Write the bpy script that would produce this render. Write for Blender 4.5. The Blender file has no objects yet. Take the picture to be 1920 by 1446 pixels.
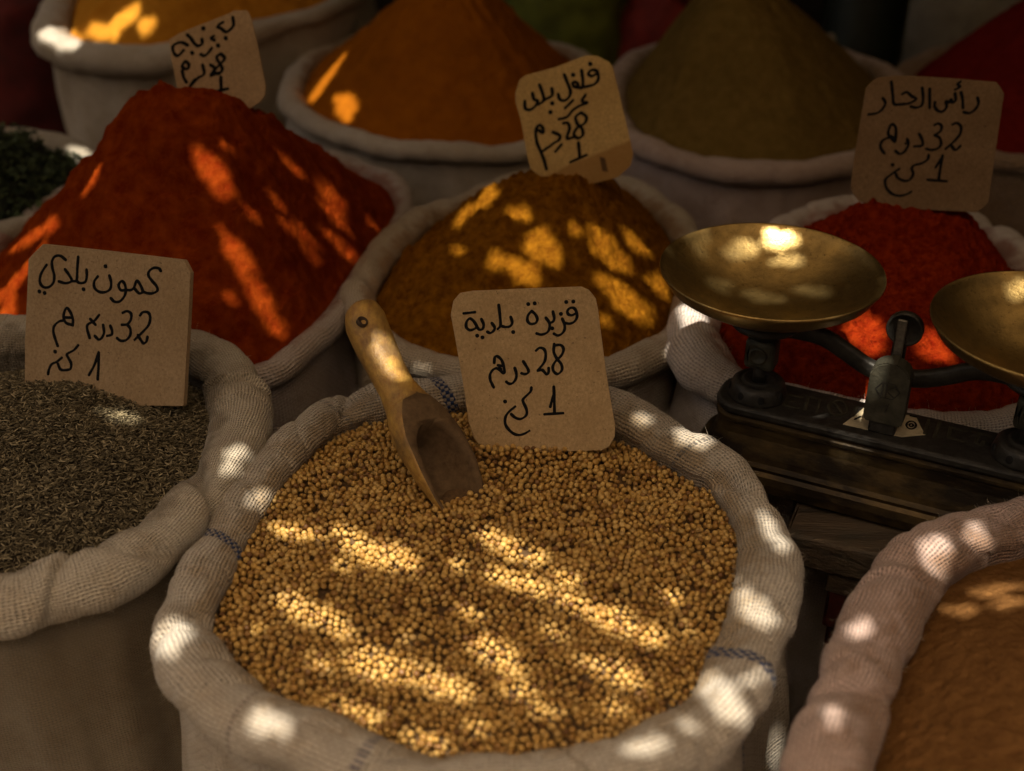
import bpy, bmesh, math, random
import numpy as np
from mathutils import Vector, Matrix, kdtree
R = math.radians
random.seed(7); RNG = np.random.default_rng(7)
SC = bpy.context.scene
COL = SC.collection

# ------------------------------------------------------------------ camera
PITCH = R(31.0); FPX = 2400.0; CAM = np.array([0.0, 0.0, 1.21])
cam_d = bpy.data.cameras.new("camera"); cam = bpy.data.objects.new("camera", cam_d); COL.objects.link(cam)
cam.location = CAM; cam.rotation_euler = (math.pi/2 - PITCH, 0, 0)
cam_d.sensor_width = 36.0; cam_d.lens = FPX/1920*36.0
cam_d.clip_start = 0.02; cam_d.clip_end = 200
cam_d.dof.use_dof = True; cam_d.dof.focus_distance = 1.13; cam_d.dof.aperture_fstop = 3.8
SC.camera = cam
# ------------------------------------------------------------------ sky, sun, exposure
SUN_EL = R(66); SUN_AZ = R(196)      # azimuth clockwise from +Y (the view direction): behind the viewer, a little to the left
SUN_DIR = np.array([math.sin(SUN_AZ)*math.cos(SUN_EL), math.cos(SUN_AZ)*math.cos(SUN_EL), math.sin(SUN_EL)])
w = bpy.data.worlds.new("World"); SC.world = w; w.use_nodes = True
wn = w.node_tree.nodes; wl = w.node_tree.links; wn.clear()
sky = wn.new("ShaderNodeTexSky"); sky.sky_type = 'NISHITA'; sky.sun_disc = False
sky.sun_elevation = SUN_EL; sky.sun_rotation = SUN_AZ
sky.air_density = 1.0; sky.dust_density = 5.0; sky.ozone_density = 0.3
bg = wn.new("ShaderNodeBackground"); bg.inputs[1].default_value = 0.11
wo = wn.new("ShaderNodeOutputWorld")
warm = wn.new("ShaderNodeMix"); warm.data_type = 'RGBA'; warm.blend_type = 'MULTIPLY'; warm.inputs[0].default_value = 1.0
warm.inputs[7].default_value = (1.20, 0.99, 0.72, 1)          # dusty afternoon air
wl.new(sky.outputs[0], warm.inputs[6]); wl.new(warm.outputs[2], bg.inputs[0]); wl.new(bg.outputs[0], wo.inputs[0])
sun_d = bpy.data.lights.new("sun", 'SUN'); sun = bpy.data.objects.new("sun", sun_d); COL.objects.link(sun)
sun_d.energy = 5.0; sun_d.angle = R(0.5); sun_d.color = (1.0, 0.90, 0.74)
sun.rotation_euler = Vector(SUN_DIR).to_track_quat('Z', 'Y').to_euler(); sun.location = (0, -3, 6)
SC.view_settings.view_transform = 'Standard'; SC.view_settings.look = 'None'
SC.view_settings.exposure = 0.92; SC.view_settings.gamma = 1.0

# ------------------------------------------------------------------ helpers
_f = np.array([0, math.cos(PITCH), -math.sin(PITCH)]); _u = np.array([0, math.sin(PITCH), math.cos(PITCH)]); _r = np.array([1.0, 0, 0])
def ray(px, py):
    return _r*((px-960)/FPX) + _u*(-(py-723)/FPX) + _f
def Pz(px, py, z):
    d = ray(px, py); return CAM + d*((z-CAM[2])/d[2])
def Py(px, py, y):
    d = ray(px, py); return CAM + d*((y-CAM[1])/d[1])
def Ppl(px, py, p0, n):
    d = ray(px, py); return CAM + d*(np.dot(np.asarray(p0)-CAM, n)/np.dot(d, n))

def _hash(i, j, k):
    n = (i.astype(np.int64)*374761393 + j.astype(np.int64)*668265263 + k.astype(np.int64)*1274126177) & 0x7fffffff
    n = ((n ^ (n >> 13))*1103515245) & 0x7fffffff
    n = ((n ^ (n >> 16))*2654435761) & 0x7fffffff
    return (n & 0xffff)/32767.5 - 1.0
def vnoise(p):
    p = np.asarray(p, float); f = np.floor(p); t = p-f; t = t*t*t*(t*(t*6-15)+10)
    i, j, k = f[..., 0].astype(np.int64), f[..., 1].astype(np.int64), f[..., 2].astype(np.int64)
    o = 0
    for a in (0, 1):
        for b in (0, 1):
            for c in (0, 1):
                wgt = (t[..., 0] if a else 1-t[..., 0])*(t[..., 1] if b else 1-t[..., 1])*(t[..., 2] if c else 1-t[..., 2])
                o = o + wgt*_hash(i+a, j+b, k+c)
    return o
def fbm(p, oct=4, gain=.5):
    a, s, o = 1.0, 1.0, 0
    for q in range(oct):
        o = o + a*vnoise(np.asarray(p)*s + 17.3*q); a *= gain; s *= 2.03
    return o

def mesh(name, V, F, mat, parent=None, smooth=True, uv=None, loc=None):
    """one mesh object; F is an (n,4) / (n,3) array or list of lists"""
    me = bpy.data.meshes.new(name)
    V = np.asarray(V, np.float32).reshape(-1, 3)
    if isinstance(F, np.ndarray):
        k = F.shape[1]; n = len(F)
        me.vertices.add(len(V)); me.vertices.foreach_set("co", V.ravel())
        me.loops.add(n*k); me.loops.foreach_set("vertex_index", F.astype(np.int32).ravel())
        me.polygons.add(n); me.polygons.foreach_set("loop_start", (np.arange(n)*k).astype(np.int32))
        me.update(calc_edges=True)
    else:
        me.from_pydata(V.tolist(), [], F)
    if uv is not None:
        li = np.empty(len(me.loops), np.int32); me.loops.foreach_get("vertex_index", li)
        lay = me.uv_layers.new(name="UVMap"); lay.data.foreach_set("uv", np.asarray(uv, np.float32)[li].ravel())
    me.polygons.foreach_set("use_smooth", np.full(len(me.polygons), smooth, bool))
    me.materials.append(mat); me.validate(); me.update()
    o = bpy.data.objects.new(name, me); COL.objects.link(o)
    if parent is not None:
        o.parent = parent; o.matrix_parent_inverse = parent.matrix_basis.inverted()
    return o
def from_bm(name, bm, mat, parent=None, smooth=False, world=True):
    bmesh.ops.recalc_face_normals(bm, faces=bm.faces)
    me = bpy.data.meshes.new(name); bm.to_mesh(me); bm.free()
    me.polygons.foreach_set("use_smooth", np.full(len(me.polygons), smooth, bool)); me.materials.append(mat)
    o = bpy.data.objects.new(name, me); COL.objects.link(o)
    if parent is not None:
        o.parent = parent
        if world: o.matrix_parent_inverse = parent.matrix_basis.inverted()
    return o
def tag(o, label=None, cat=None, group=None, kind=None):
    if label: o["label"] = label
    if cat: o["category"] = cat
    if group: o["group"] = group
    if kind: o["kind"] = kind
    return o
def thing(name, loc, label, cat, group=None, rotz=0.0):
    o = bpy.data.objects.new(name, None); COL.objects.link(o); o.empty_display_size = .05
    o.location = loc; o.rotation_euler = (0, 0, rotz)
    return tag(o, label, cat, group)
def gridfaces(n, m, wrap_n=True):
    """faces of an n x m vertex grid (row i, column j), rows wrap"""
    i = np.arange(n if wrap_n else n-1); j = np.arange(m-1)
    I, J = np.meshgrid(i, j, indexing='ij'); I2 = (I+1) % n
    return np.stack([I*m+J, I2*m+J, I2*m+J+1, I*m+J+1], -1).reshape(-1, 4)
def spline_closed(pts, n):
    """periodic Catmull-Rom through pts (k,d), resampled evenly in arc length to n"""
    P = np.asarray(pts, float); k = len(P); out = []
    for i in range(k):
        p0, p1, p2, p3 = P[i-1], P[i], P[(i+1) % k], P[(i+2) % k]
        t = np.linspace(0, 1, 40, endpoint=False)[:, None]
        out.append(.5*((2*p1)+(-p0+p2)*t+(2*p0-5*p1+4*p2-p3)*t**2+(-p0+3*p1-3*p2+p3)*t**3))
    Q = np.concatenate(out); Qc = np.vstack([Q, Q[:1]])
    s = np.concatenate([[0], np.cumsum(np.linalg.norm(np.diff(Qc[:, :3], axis=0), axis=1))])
    u = np.linspace(0, s[-1], n, endpoint=False)
    return np.stack([np.interp(u, s, Qc[:, d]) for d in range(Q.shape[1])], -1), u, s[-1]
def spline_open(pts, per=8):
    P = np.asarray(pts, float)
    if len(P) == 2:
        t = np.linspace(0, 1, per+1)[:, None]; return P[0]*(1-t)+P[1]*t
    P = np.vstack([2*P[0]-P[1], P, 2*P[-1]-P[-2]]); out = []
    for i in range(1, len(P)-2):
        p0, p1, p2, p3 = P[i-1:i+3]
        t = np.linspace(0, 1, per, endpoint=False)[:, None]
        out.append(.5*((2*p1)+(-p0+p2)*t+(2*p0-5*p1+4*p2-p3)*t**2+(-p0+3*p1-3*p2+p3)*t**3))
    out.append(P[-2][None]); return np.concatenate(out)

# ------------------------------------------------------------------ materials
class NT:
    def __init__(s, name):
        s.m = bpy.data.materials.new(name); s.m.use_nodes = True
        s.t = s.m.node_tree; s.n = s.t.nodes; s.l = s.t.links
        s.b = s.n["Principled BSDF"]; s.out = s.n["Material Output"]
    def add(s, typ, **kw):
        nd = s.n.new(typ)
        for k, v in kw.items(): setattr(nd, k, v)
        return nd
    def link(s, a, b): s.l.new(a, b)
    def sock(s, x, inp):
        if isinstance(x, bpy.types.NodeSocket): s.l.new(x, inp)
        else: inp.default_value = x
    def math(s, op, a, b=0.0, c=None, clamp=False):
        nd = s.add("ShaderNodeMath", operation=op); nd.use_clamp = clamp
        s.sock(a, nd.inputs[0]); s.sock(b, nd.inputs[1])
        if c is not None: s.sock(c, nd.inputs[2])
        return nd.outputs[0]
    def mix(s, fac, a, b, mode='MIX'):
        nd = s.add("ShaderNodeMix", data_type='RGBA', blend_type=mode)
        s.sock(fac, nd.inputs[0]); s.sock(a if isinstance(a, bpy.types.NodeSocket) else (*a, 1), nd.inputs[6]); s.sock(b if isinstance(b, bpy.types.NodeSocket) else (*b, 1), nd.inputs[7])
        return nd.outputs[2]
    def noise(s, vec, scale, detail=3, rough=.5):
        nd = s.add("ShaderNodeTexNoise"); nd.inputs["Scale"].default_value = scale; nd.inputs["Detail"].default_value = detail; nd.inputs["Roughness"].default_value = rough
        s.l.new(vec, nd.inputs["Vector"]); return nd.outputs[0]
    def ramp(s, fac, stops):
        nd = s.add("ShaderNodeValToRGB"); e = nd.color_ramp.elements
        e[0].position, e[0].color = stops[0][0], (*stops[0][1], 1); e[1].position, e[1].color = stops[-1][0], (*stops[-1][1], 1)
        for p, c in stops[1:-1]:
            q = e.new(p); q.color = (*c, 1)
        s.l.new(fac, nd.inputs[0]); return nd.outputs[0]
    def maprange(s, v, a, b, c, d):
        nd = s.add("ShaderNodeMapRange"); s.sock(v, nd.inputs[0])
        for q, x in zip((1, 2, 3, 4), (a, b, c, d)): nd.inputs[q].default_value = x
        return nd.outputs[0]
    def bump(s, h, dist, strength=1.0, normal=None):
        nd = s.add("ShaderNodeBump"); nd.inputs["Distance"].default_value = dist; nd.inputs["Strength"].default_value = strength
        s.l.new(h, nd.inputs["Height"])
        if normal is not None: s.l.new(normal, nd.inputs["Normal"])
        return nd.outputs[0]
    def obj(s): return s.add("ShaderNodeTexCoord").outputs["Object"]
    def fin(s, col=None, rough=None, normal=None, **kw):
        if col is not None: s.sock(col if isinstance(col, bpy.types.NodeSocket) else (*col, 1), s.b.inputs["Base Color"])
        if rough is not None: s.sock(rough, s.b.inputs["Roughness"])
        if normal is not None: s.l.new(normal, s.b.inputs["Normal"])
        for k, v in kw.items(): s.sock(v, s.b.inputs[k.replace("_", " ")])
        return s.m

def cloth(name, col, period=.0038, stripes=(), bump=.0016, dirt=.6, dust=None):
    """loose woven sackcloth: UV in metres (around the sack, across the cloth); stripes = (u0, slope, half width, colour, kind)"""
    s = NT(name); uvn = s.add("ShaderNodeUVMap"); sep = s.add("ShaderNodeSeparateXYZ"); s.link(uvn.outputs[0], sep.inputs[0])
    ob = s.obj()
    wob = s.noise(ob, 90, 2); wob2 = s.noise(ob, 35, 2)
    U = s.math('ADD', sep.outputs[0], s.math('MULTIPLY', wob, period*.9)); V = s.math('ADD', sep.outputs[1], s.math('MULTIPLY', wob2, period*2.2))
    k = math.pi/period
    su = s.math('SINE', s.math('MULTIPLY', U, k)); sv = s.math('SINE', s.math('MULTIPLY', V, k))
    fuzz = s.noise(ob, 700, 2)
    hole = s.math('MULTIPLY', s.math('SUBTRACT', 1.0, s.math('ABSOLUTE', su)), s.math('SUBTRACT', 1.0, s.math('ABSOLUTE', sv)))
    hole = s.math('MULTIPLY', hole, s.maprange(s.noise(ob, 160, 2), .3, .7, .5, 1.6))
    weft = s.math('MULTIPLY_ADD', s.math('ABSOLUTE', sv), .35, 0.0)
    over = s.math('MULTIPLY', s.math('MULTIPLY', su, sv), .16)
    h = s.math('ADD', s.math('ADD', weft, over), s.math('SUBTRACT', s.math('MULTIPLY', fuzz, .5), s.math('MULTIPLY', hole, 1.1)))
    big = s.noise(ob, 9, 4, .6); mid = s.noise(ob, 45, 3, .6)
    c = s.mix(s.maprange(big, .35, .7, 0, dirt), col, tuple(np.array(col)*np.array([.62, .55, .45])))
    c = s.mix(s.maprange(mid, .46, .72, 0, .55), c, tuple(np.array(col)*np.array([.7, .62, .52])))
    if dust:      # powder and crumbs rubbed into the inner edge of the rim
        dc, v0, dv = dust
        dn = s.math('ADD', s.maprange(sep.outputs[1], v0-dv, v0+dv, .75, -.25), s.math('MULTIPLY', s.math('SUBTRACT', mid, .5), 1.6))
        c = s.mix(s.maprange(dn, .25, .75, 0, .6), c, dc)
    thr = s.maprange(h, -.35, .62, .50, 1.10)
    mul = s.add("ShaderNodeVectorMath", operation='SCALE'); s.link(c, mul.inputs[0]); s.link(thr, mul.inputs["Scale"]); c = mul.outputs[0]
    for (u0, slope, hw, sc_, kind) in stripes:
        d = s.math('ABSOLUTE', s.math('SUBTRACT', s.math('ADD', sep.outputs[0], s.math('MULTIPLY', sep.outputs[1], slope)), u0))
        m = s.math('LESS_THAN', s.math('ADD', d, s.math('MULTIPLY', s.math('SUBTRACT', wob, .5), .006)), hw)
        if kind == 'check':
            ck = s.math('MULTIPLY', s.math('SINE', s.math('MULTIPLY', U, math.pi/.0034)), s.math('SINE', s.math('MULTIPLY', V, math.pi/.0034)))
            m = s.math('MULTIPLY', m, s.maprange(ck, -.12, .12, .25, 1.0))
        else:
            m = s.math('MULTIPLY', m, s.maprange(s.math('SINE', s.math('MULTIPLY', V, 2*math.pi/.0046)), -.2, .4, .08, .9))
        c = s.mix(m, c, sc_)
    nrm = s.bump(h, bump)
    nrm = s.bump(s.noise(ob, 60, 4, .6), .004, .5, nrm)
    return s.fin(c, .95, nrm, Sheen_Weight=.15, Specular_IOR_Level=.15)
def powder(name, col, col2, grain=700, clump=60, bump=.002, spots=None):
    s = NT(name); ob = s.obj()
    n1 = s.noise(ob, clump, 5, .62); n2 = s.noise(ob, grain, 2, .7); n3 = s.noise(ob, 8, 3)
    c = s.mix(s.maprange(n1, .35, .68, 0, 1), col, col2)
    c = s.mix(s.maprange(n3, .4, .7, 0, .35), c, tuple(np.array(col)*.7))
    c = s.mix(s.maprange(n2, .55, .75, 0, .4), c, tuple(np.array(col2)*1.5+.01))
    if spots: c = s.mix(s.maprange(s.noise(ob, 240, 2, .5), .66, .7, 0, .7), c, spots)
    h = s.math('ADD', s.math('MULTIPLY', n1, 1.0), s.math('MULTIPLY', n2, .35))
    return s.fin(c, 1.0, s.bump(h, bump), Specular_IOR_Level=.0)
def cardboard(name, col, stain=None):
    s = NT(name); ob = s.obj()
    mp = s.add("ShaderNodeMapping"); mp.inputs["Scale"].default_value = (1, 1, .8); s.link(ob, mp.inputs[0])
    fib = s.noise(mp.outputs[0], 420, 5, .75); big = s.noise(ob, 22, 4, .6); speck = s.noise(ob, 330, 2, .5)
    c = s.mix(s.maprange(fib, .35, .68, 0, 1), tuple(np.array(col)*.74), tuple(np.array(col)*1.2))
    c = s.mix(s.maprange(big, .42, .72, 0, .5), c, tuple(np.array(col)*np.array([.66, .6, .5])))
    c = s.mix(s.maprange(speck, .68, .74, 0, .7), c, tuple(np.array(col)*.3))
    if stain is not None:
        p0, nrm = stain   # a damp corner: everything below a tilted line across the board
        geo = s.add("ShaderNodeNewGeometry"); dp = s.add("ShaderNodeVectorMath", operation='DOT_PRODUCT'); s.link(geo.outputs["Position"], dp.inputs[0]); dp.inputs[1].default_value = tuple(nrm)
        e = s.math('SUBTRACT', dp.outputs["Value"], float(np.dot(p0, nrm)))
        e = s.math('ADD', e, s.math('MULTIPLY', s.math('SUBTRACT', big, .5), .012))
        c = s.mix(s.maprange(e, -.002, .001, .75, 0), c, tuple(np.array(col)*np.array([.55, .42, .3])))
    return s.fin(c, .85, s.bump(fib, .0004), Specular_IOR_Level=.2)
def plain(name, col, rough=.6, metal=0.0, var=.3, scale=30, bump=.0, spec=.5):
    s = NT(name); ob = s.obj(); n = s.noise(ob, scale, 5, .62)
    c = s.mix(s.maprange(n, .35, .68, 0, 1), tuple(np.array(col)*(1-var)), tuple(np.array(col)*(1+var)))
    kw = dict(Metallic=metal, Specular_IOR_Level=spec)
    return s.fin(c, rough, s.bump(n, bump) if bump else None, **kw)

M_ink = plain("marker_ink", (.009, .009, .010), .9, 0, .3, 400, 0, .1)
BLUE = (.012, .03, .10)
M_fibre = plain("linen_fibre", (.55, .48, .38), .9, 0, .2, 60, 0, .1)

# ------------------------------------------------------------------ sackcloth builder
SACK = {}
def sack(key, pts, zc, r, label, mat_args, n=520, m=34, bulge=.012, taper=0.0, wrinkle=1.0, pinch=(), folds=(), seed=0, stripes_px=(), body_h=None, mat=None, bodymat=None, dust=None, fuzz=0, group="sacks of spices set out on the market stall", name="spice_sack", cat="sack"):
    W = []
    for p in pts:
        z = p[3] if len(p) > 3 else zc
        rr = r*(p[2] if len(p) > 2 else 1.0)
        q = Pz(p[0], p[1], z); W.append([q[0], q[1], q[2], rr])
    Q, u, L = spline_closed(W, n)
    C = Q[:, :3].copy(); rad = Q[:, 3].copy()
    T = np.roll(C, -1, 0)-np.roll(C, 1, 0); T[:, 2] = 0; T /= np.linalg.norm(T, axis=1)[:, None]
    ctr = C.mean(0); N = np.stack([T[:, 1], -T[:, 0], 0*T[:, 0]], -1)
    if np.mean(np.sum(N*(C-ctr), 1)) < 0: N = -N
    SACK[key] = dict(C=C, N=N, r=rad, u=u, L=L, ctr=ctr)
    sd = 31.7*seed
    C[:, 2] += .007*vnoise(C/.09+sd)*wrinkle
    # rolled rim
    al = np.linspace(R(205), R(-115), m)
    prof = [(-.80, -3.2), (-.84, -2.2), (-.9, -1.2)] + [(1.10*math.cos(a), .86*math.sin(a)+.06*math.sin(2*a)) for a in al]
    prof = np.array(prof); aa = np.concatenate([[R(235), R(225), R(215)], al]); mm = len(prof)
    base = C[:, None, :] + (N*rad[:, None])[:, None, :]*prof[None, :, :1] + np.array([0, 0, 1.0])*(rad[:, None]*prof[None, :, 1])[..., None]
    A = np.broadcast_to(aa[None, :, None], (n, mm, 1))
    Cb = np.broadcast_to(C[:, None, :], (n, mm, 3))
    tw = Cb + T[:, None, :]*(A*.010)               # creases run slightly askew across the roll
    f1 = vnoise(base/.075+sd); f2 = fbm(base/.032+sd+5, 2)
    cr = np.concatenate([tw[..., :2]/.030, A*.45], -1)+sd
    rid = 1-np.abs(vnoise(cr)); rid = rid**5
    cr2 = np.concatenate([tw[..., :2]/.013, A*.5], -1)+sd+9
    f3 = vnoise(cr2)
    disp = wrinkle*(.15*f1 + .085*f2 - .10*rid + .016*f3)
    for (ppx, ppy, wd, dep, skew) in pinch:
        q = Pz(ppx, ppy, zc); i0 = int(np.argmin(np.sum((C[:, :2]-q[:2])**2, 1)))
        du = (u[:, None]-u[i0]+L/2) % L-L/2 + skew*(A[..., 0]-R(90))*.02
        disp = disp - dep*np.exp(-(du/wd)**2)*(.55+.45*np.cos(A[..., 0]-R(90)-skew*.5))
    for (ppx, ppy, wd, dep, skew) in folds:       # a lap of cloth: the roll drops away sharply just before it
        q = Pz(ppx, ppy, zc); i0 = int(np.argmin(np.sum((C[:, :2]-q[:2])**2, 1)))
        du = (u[:, None]-u[i0]+L/2) % L-L/2 + skew*(A[..., 0]-R(90))*.02
        sg = -1.0 if wd > 0 else 1.0; dq = du*(-sg)
        disp = disp - dep*np.where(dq < 0, np.exp(np.minimum(dq, 0)/abs(wd)), np.exp(-(np.maximum(dq, 0)/.0042)**2))*np.clip(.35+np.cos(A[..., 0]-R(80)), 0, 1.2)
    dirv = N[:, None, :]*np.cos(A) + np.array([0, 0, 1.0])*np.sin(A)
    lower = np.clip((np.arange(mm)-0)/3.0, 0, 1)[None, :, None]
    V = base + dirv*(rad[:, None, None]*disp[..., None])*lower
    dl = np.concatenate([[0], np.cumsum(np.linalg.norm(np.diff(prof, axis=0), axis=1))])*float(rad.mean())
    UV = np.stack(np.broadcast_arrays(u[:, None], dl[None, :]), -1)
    st = []
    for (spx, spy, slope, hw, col, kind) in stripes_px:
        q = Pz(spx, spy, zc); i0 = int(np.argmin(np.sum((C[:, :2]-q[:2])**2, 1)))
        st.append((u[i0]+slope*float(dl[mm//2]), slope, hw, col, kind))
    col, per = mat_args
    if mat is None: mat = cloth("sackcloth_"+key, col, per, st, dust=(dust, float(dl[3+m//3]), float(rad.mean())*.8) if dust else None)
    root = thing(name, (ctr[0], ctr[1], 0), label, cat, group)
    # the wrap seam at u = 0: duplicate the first row so the UV does not run backwards
    V2 = np.concatenate([V, V[:1]]); UV2 = np.concatenate([UV, UV[:1]+[L, 0]])
    mesh("rolled_rim", V2.reshape(-1, 3), gridfaces(n+1, mm, False), mat, root, uv=UV2.reshape(-1, 2))
    if fuzz:     # loose fibres standing off the weave
        rg = np.random.default_rng(100+seed); ii = rg.integers(0, n, fuzz); jj = rg.integers(6, mm-8, fuzz)
        p0 = V[ii, jj]; nn = dirv[ii, jj]+rg.normal(0, .55, (fuzz, 3)); nn /= np.linalg.norm(nn, axis=1)[:, None]
        tt = rg.normal(0, 1, (fuzz, 3)); ln = rg.uniform(.0015, .0055, fuzz)[:, None]; sg_ = np.linspace(0, 1, 5)
        P_ = p0[:, None]+nn[:, None]*(ln[:, None]*sg_[None, :, None]*.8)+tt[:, None]*(ln[:, None]*.45*(sg_**2)[None, :, None])
        w1 = np.cross(nn, tt); w1 /= np.linalg.norm(w1, axis=1)[:, None]; w2 = np.cross(nn, w1); r_ = .00013*(1-.6*sg_)
        ph_ = np.array([0, 2.094, 4.189])
        Vf = P_[:, :, None]+r_[None, :, None, None]*(w1[:, None, None]*np.cos(ph_)[None, None, :, None]+w2[:, None, None]*np.sin(ph_)[None, None, :, None])
        ff = np.array([[a_*3+b_, a_*3+(b_+1) % 3, a_*3+3+(b_+1) % 3, a_*3+3+b_] for a_ in range(4) for b_ in range(3)])
        tag(mesh("loose_fibres", Vf.reshape(-1, 3), (ff[None]+(np.arange(fuzz)*15)[:, None, None]).reshape(-1, 4), M_fibre, root), kind="stuff")
    # body
    kb = 40; hh = np.linspace(0, 1, kb)
    zt = C[:, 2]-.55*rad
    off = (.30*rad[:, None] + bulge*np.sin(np.pi*np.clip(hh*1.15, 0, 1))[None]*(1) - taper*hh[None])
    z = zt[:, None]*(1-hh[None])+.002
    B = C[:, None, :] + N[:, None, :]*off[..., None]; B[..., 2] = z
    fo = vnoise(np.concatenate([B[..., :2]/.06, B[..., 2:]/.35], -1)+sd+3); fo2 = vnoise(np.concatenate([B[..., :2]/.02, B[..., 2:]/.12], -1)+sd+4)
    B = B + N[:, None, :]*((.017*fo+.004*fo2)*(np.clip(hh*6, .2, 1))[None])[..., None]
    UVb = np.stack(np.broadcast_arrays(u[:, None], (dl[-1]+hh*zt.mean())[None]), -1)
    B2 = np.concatenate([B, B[:1]]); UVb2 = np.concatenate([UVb, UVb[:1]+[L, 0]])
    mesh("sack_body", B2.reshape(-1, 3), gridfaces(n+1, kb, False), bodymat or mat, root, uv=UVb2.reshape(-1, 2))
    return root
def inner_loop(key, inset=.72, n=None):
    S = SACK[key]; return (S["C"]-S["N"]*(S["r"]*inset)[:, None])
def heap(name, key, apex, zedge, mat, label, k=.18, inset=.55, rings=190, amp=.004, rill=.003, seed=0, sharp=1.0, cat="spice heap", lump=0.0, group="heaps of ground spice", flat_top=0.0, apex2=None):
    Lp = inner_loop(key, inset); n = len(Lp); S = SACK[key]
    s = np.linspace(0, 1, rings)**.9
    apex = np.asarray(apex, float)
    ze = Lp[:, 2]*0 + zedge + (S["C"][:, 2]-S["C"][:, 2].mean())*.6
    g = 1-(np.sqrt(s**2+k**2)-k)/(math.sqrt(1+k*k)-k); g = g**sharp
    AP = np.broadcast_to(apex, (n, 3))
    if apex2 is not None:    # a short crest instead of a point
        apex2 = np.asarray(apex2, float); m_ = (apex+apex2)/2; v_ = (apex2-apex)[:2]; l_ = np.linalg.norm(v_)
        w_ = np.clip(((Lp[:, :2]-m_[:2])@v_)/(l_*.16)*.5, -.5, .5); AP = m_[None]+w_[:, None]*(apex2-apex)[None]
    XY = AP[:, None, :2]*(1-s)[None, :, None]+Lp[:, None, :2]*s[None, :, None]
    Z = ze[:, None]+(AP[:, 2:]-ze[:, None])*g[None]
    P = np.concatenate([XY, Z[..., None]], -1)
    sd = 11.3*seed
    fade = np.clip((1.02-s)*8, 0, 1)[None]
    th = np.linspace(0, 2*np.pi, n, endpoint=False)
    ri = vnoise(np.stack(np.broadcast_arrays(np.cos(th)[:, None]*7, np.sin(th)[:, None]*7, (s*2.2)[None]), -1)+sd)
    d = amp*fbm(P/.05+sd, 5, .55)*fade + rill*ri*np.clip(s*5, 0, 1)[None]*fade
    d = d + .0011*fbm(P/.0065+sd+1, 2, .6)*fade + .0022*min(1, (amp/.006)**2)*vnoise(P/.017+sd+2)*fade
    if lump: d = d + lump*(np.abs(fbm(P/.022+sd+3, 3, .6)))*fade
    if flat_top:   # a worn, nicked peak
        d = d + flat_top*vnoise(P/.028+sd+7)*np.clip(1-s*3.2, 0, 1)[None]
    P[..., 2] += d
    o = mesh(name, P.reshape(-1, 3), gridfaces(n, rings), mat)
    c = Vector((float(Lp[:, 0].mean()), float(Lp[:, 1].mean()), float(zedge)))
    o.data.transform(Matrix.Translation(-c)); o.location = c
    return tag(o, label, cat, group)

# ------------------------------------------------------------------ setting
M_ground = plain("dusty_ground", (.07, .052, .036), .95, 0, .35, 6, .004, .2)
mesh("ground", [(-60, -60, 0), (60, -60, 0), (60, 60, 0), (-60, 60, 0)], [[0, 1, 2, 3]], M_ground, smooth=False)["kind"] = "structure"
M_wall = plain("dark_plaster", (.035, .028, .022), .95, 0, .4, 5, .004, .2)
def boxv(bm, x0, x1, y0, y1, z0, z1, M=None):
    vs = [bm.verts.new((x, y, z)) for z in (z0, z1) for y in (y0, y1) for x in (x0, x1)]
    if M is not None:
        for v in vs: v.co = M @ v.co
    for f in ((0, 1, 3, 2), (4, 5, 7, 6), (0, 1, 5, 4), (2, 3, 7, 6), (0, 2, 6, 4), (1, 3, 7, 5)): bm.faces.new([vs[i] for i in f])
    return vs
def bevbox(bm, x0, x1, y0, y1, z0, z1, b=.004, seg=2, M=None):
    t = bmesh.new(); boxv(t, x0, x1, y0, y1, z0, z1)
    bmesh.ops.bevel(t, geom=list(t.edges), offset=b, segments=seg, affect='EDGES', profile=.5)
    if M is not None: bmesh.ops.transform(t, matrix=M, verts=t.verts)
    me = bpy.data.meshes.new("t"); t.to_mesh(me); t.free(); bm.from_mesh(me); bpy.data.meshes.remove(me)
bm = bmesh.new(); boxv(bm, -4.2, 4.2, 3.6, 3.8, 0, 3.2)
tag(from_bm("back_wall", bm, M_wall), "dark plaster wall at the back of the stall", "wall")
for x_, sd_, y_ in ((-2.1, "left", .15), (1.5, "right", .15)):  # unseen partitions added to cut the light from both sides
    bm = bmesh.new(); boxv(bm, x_, x_+.15, y_, 3.59, 0, 1.89 if x_ > 0 else 1.6)
    tag(from_bm("added_side_wall", bm, M_wall), "dark plaster partition added on the unseen %s side to dim the stall" % sd_, "wall", "added side walls out of view")
bm = bmesh.new(); boxv(bm, -9, 9, -6.3, -6.0, 0, 7.0)  # block behind the viewer, added to hold back low sky light
for xq in (-6, -2, 2, 6):
    for zq in (1.0, 3.2): bevbox(bm, xq-.5, xq+.5, -6.02, -5.96, zq, zq+1.1, .02, 1)
tag(from_bm("added_opposite_building", bm, plain("added_building_plaster", (.20, .13, .07), .95, 0, .2, 3)), "unseen ochre plastered building added across the lane to block low sky light", "building")

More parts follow.
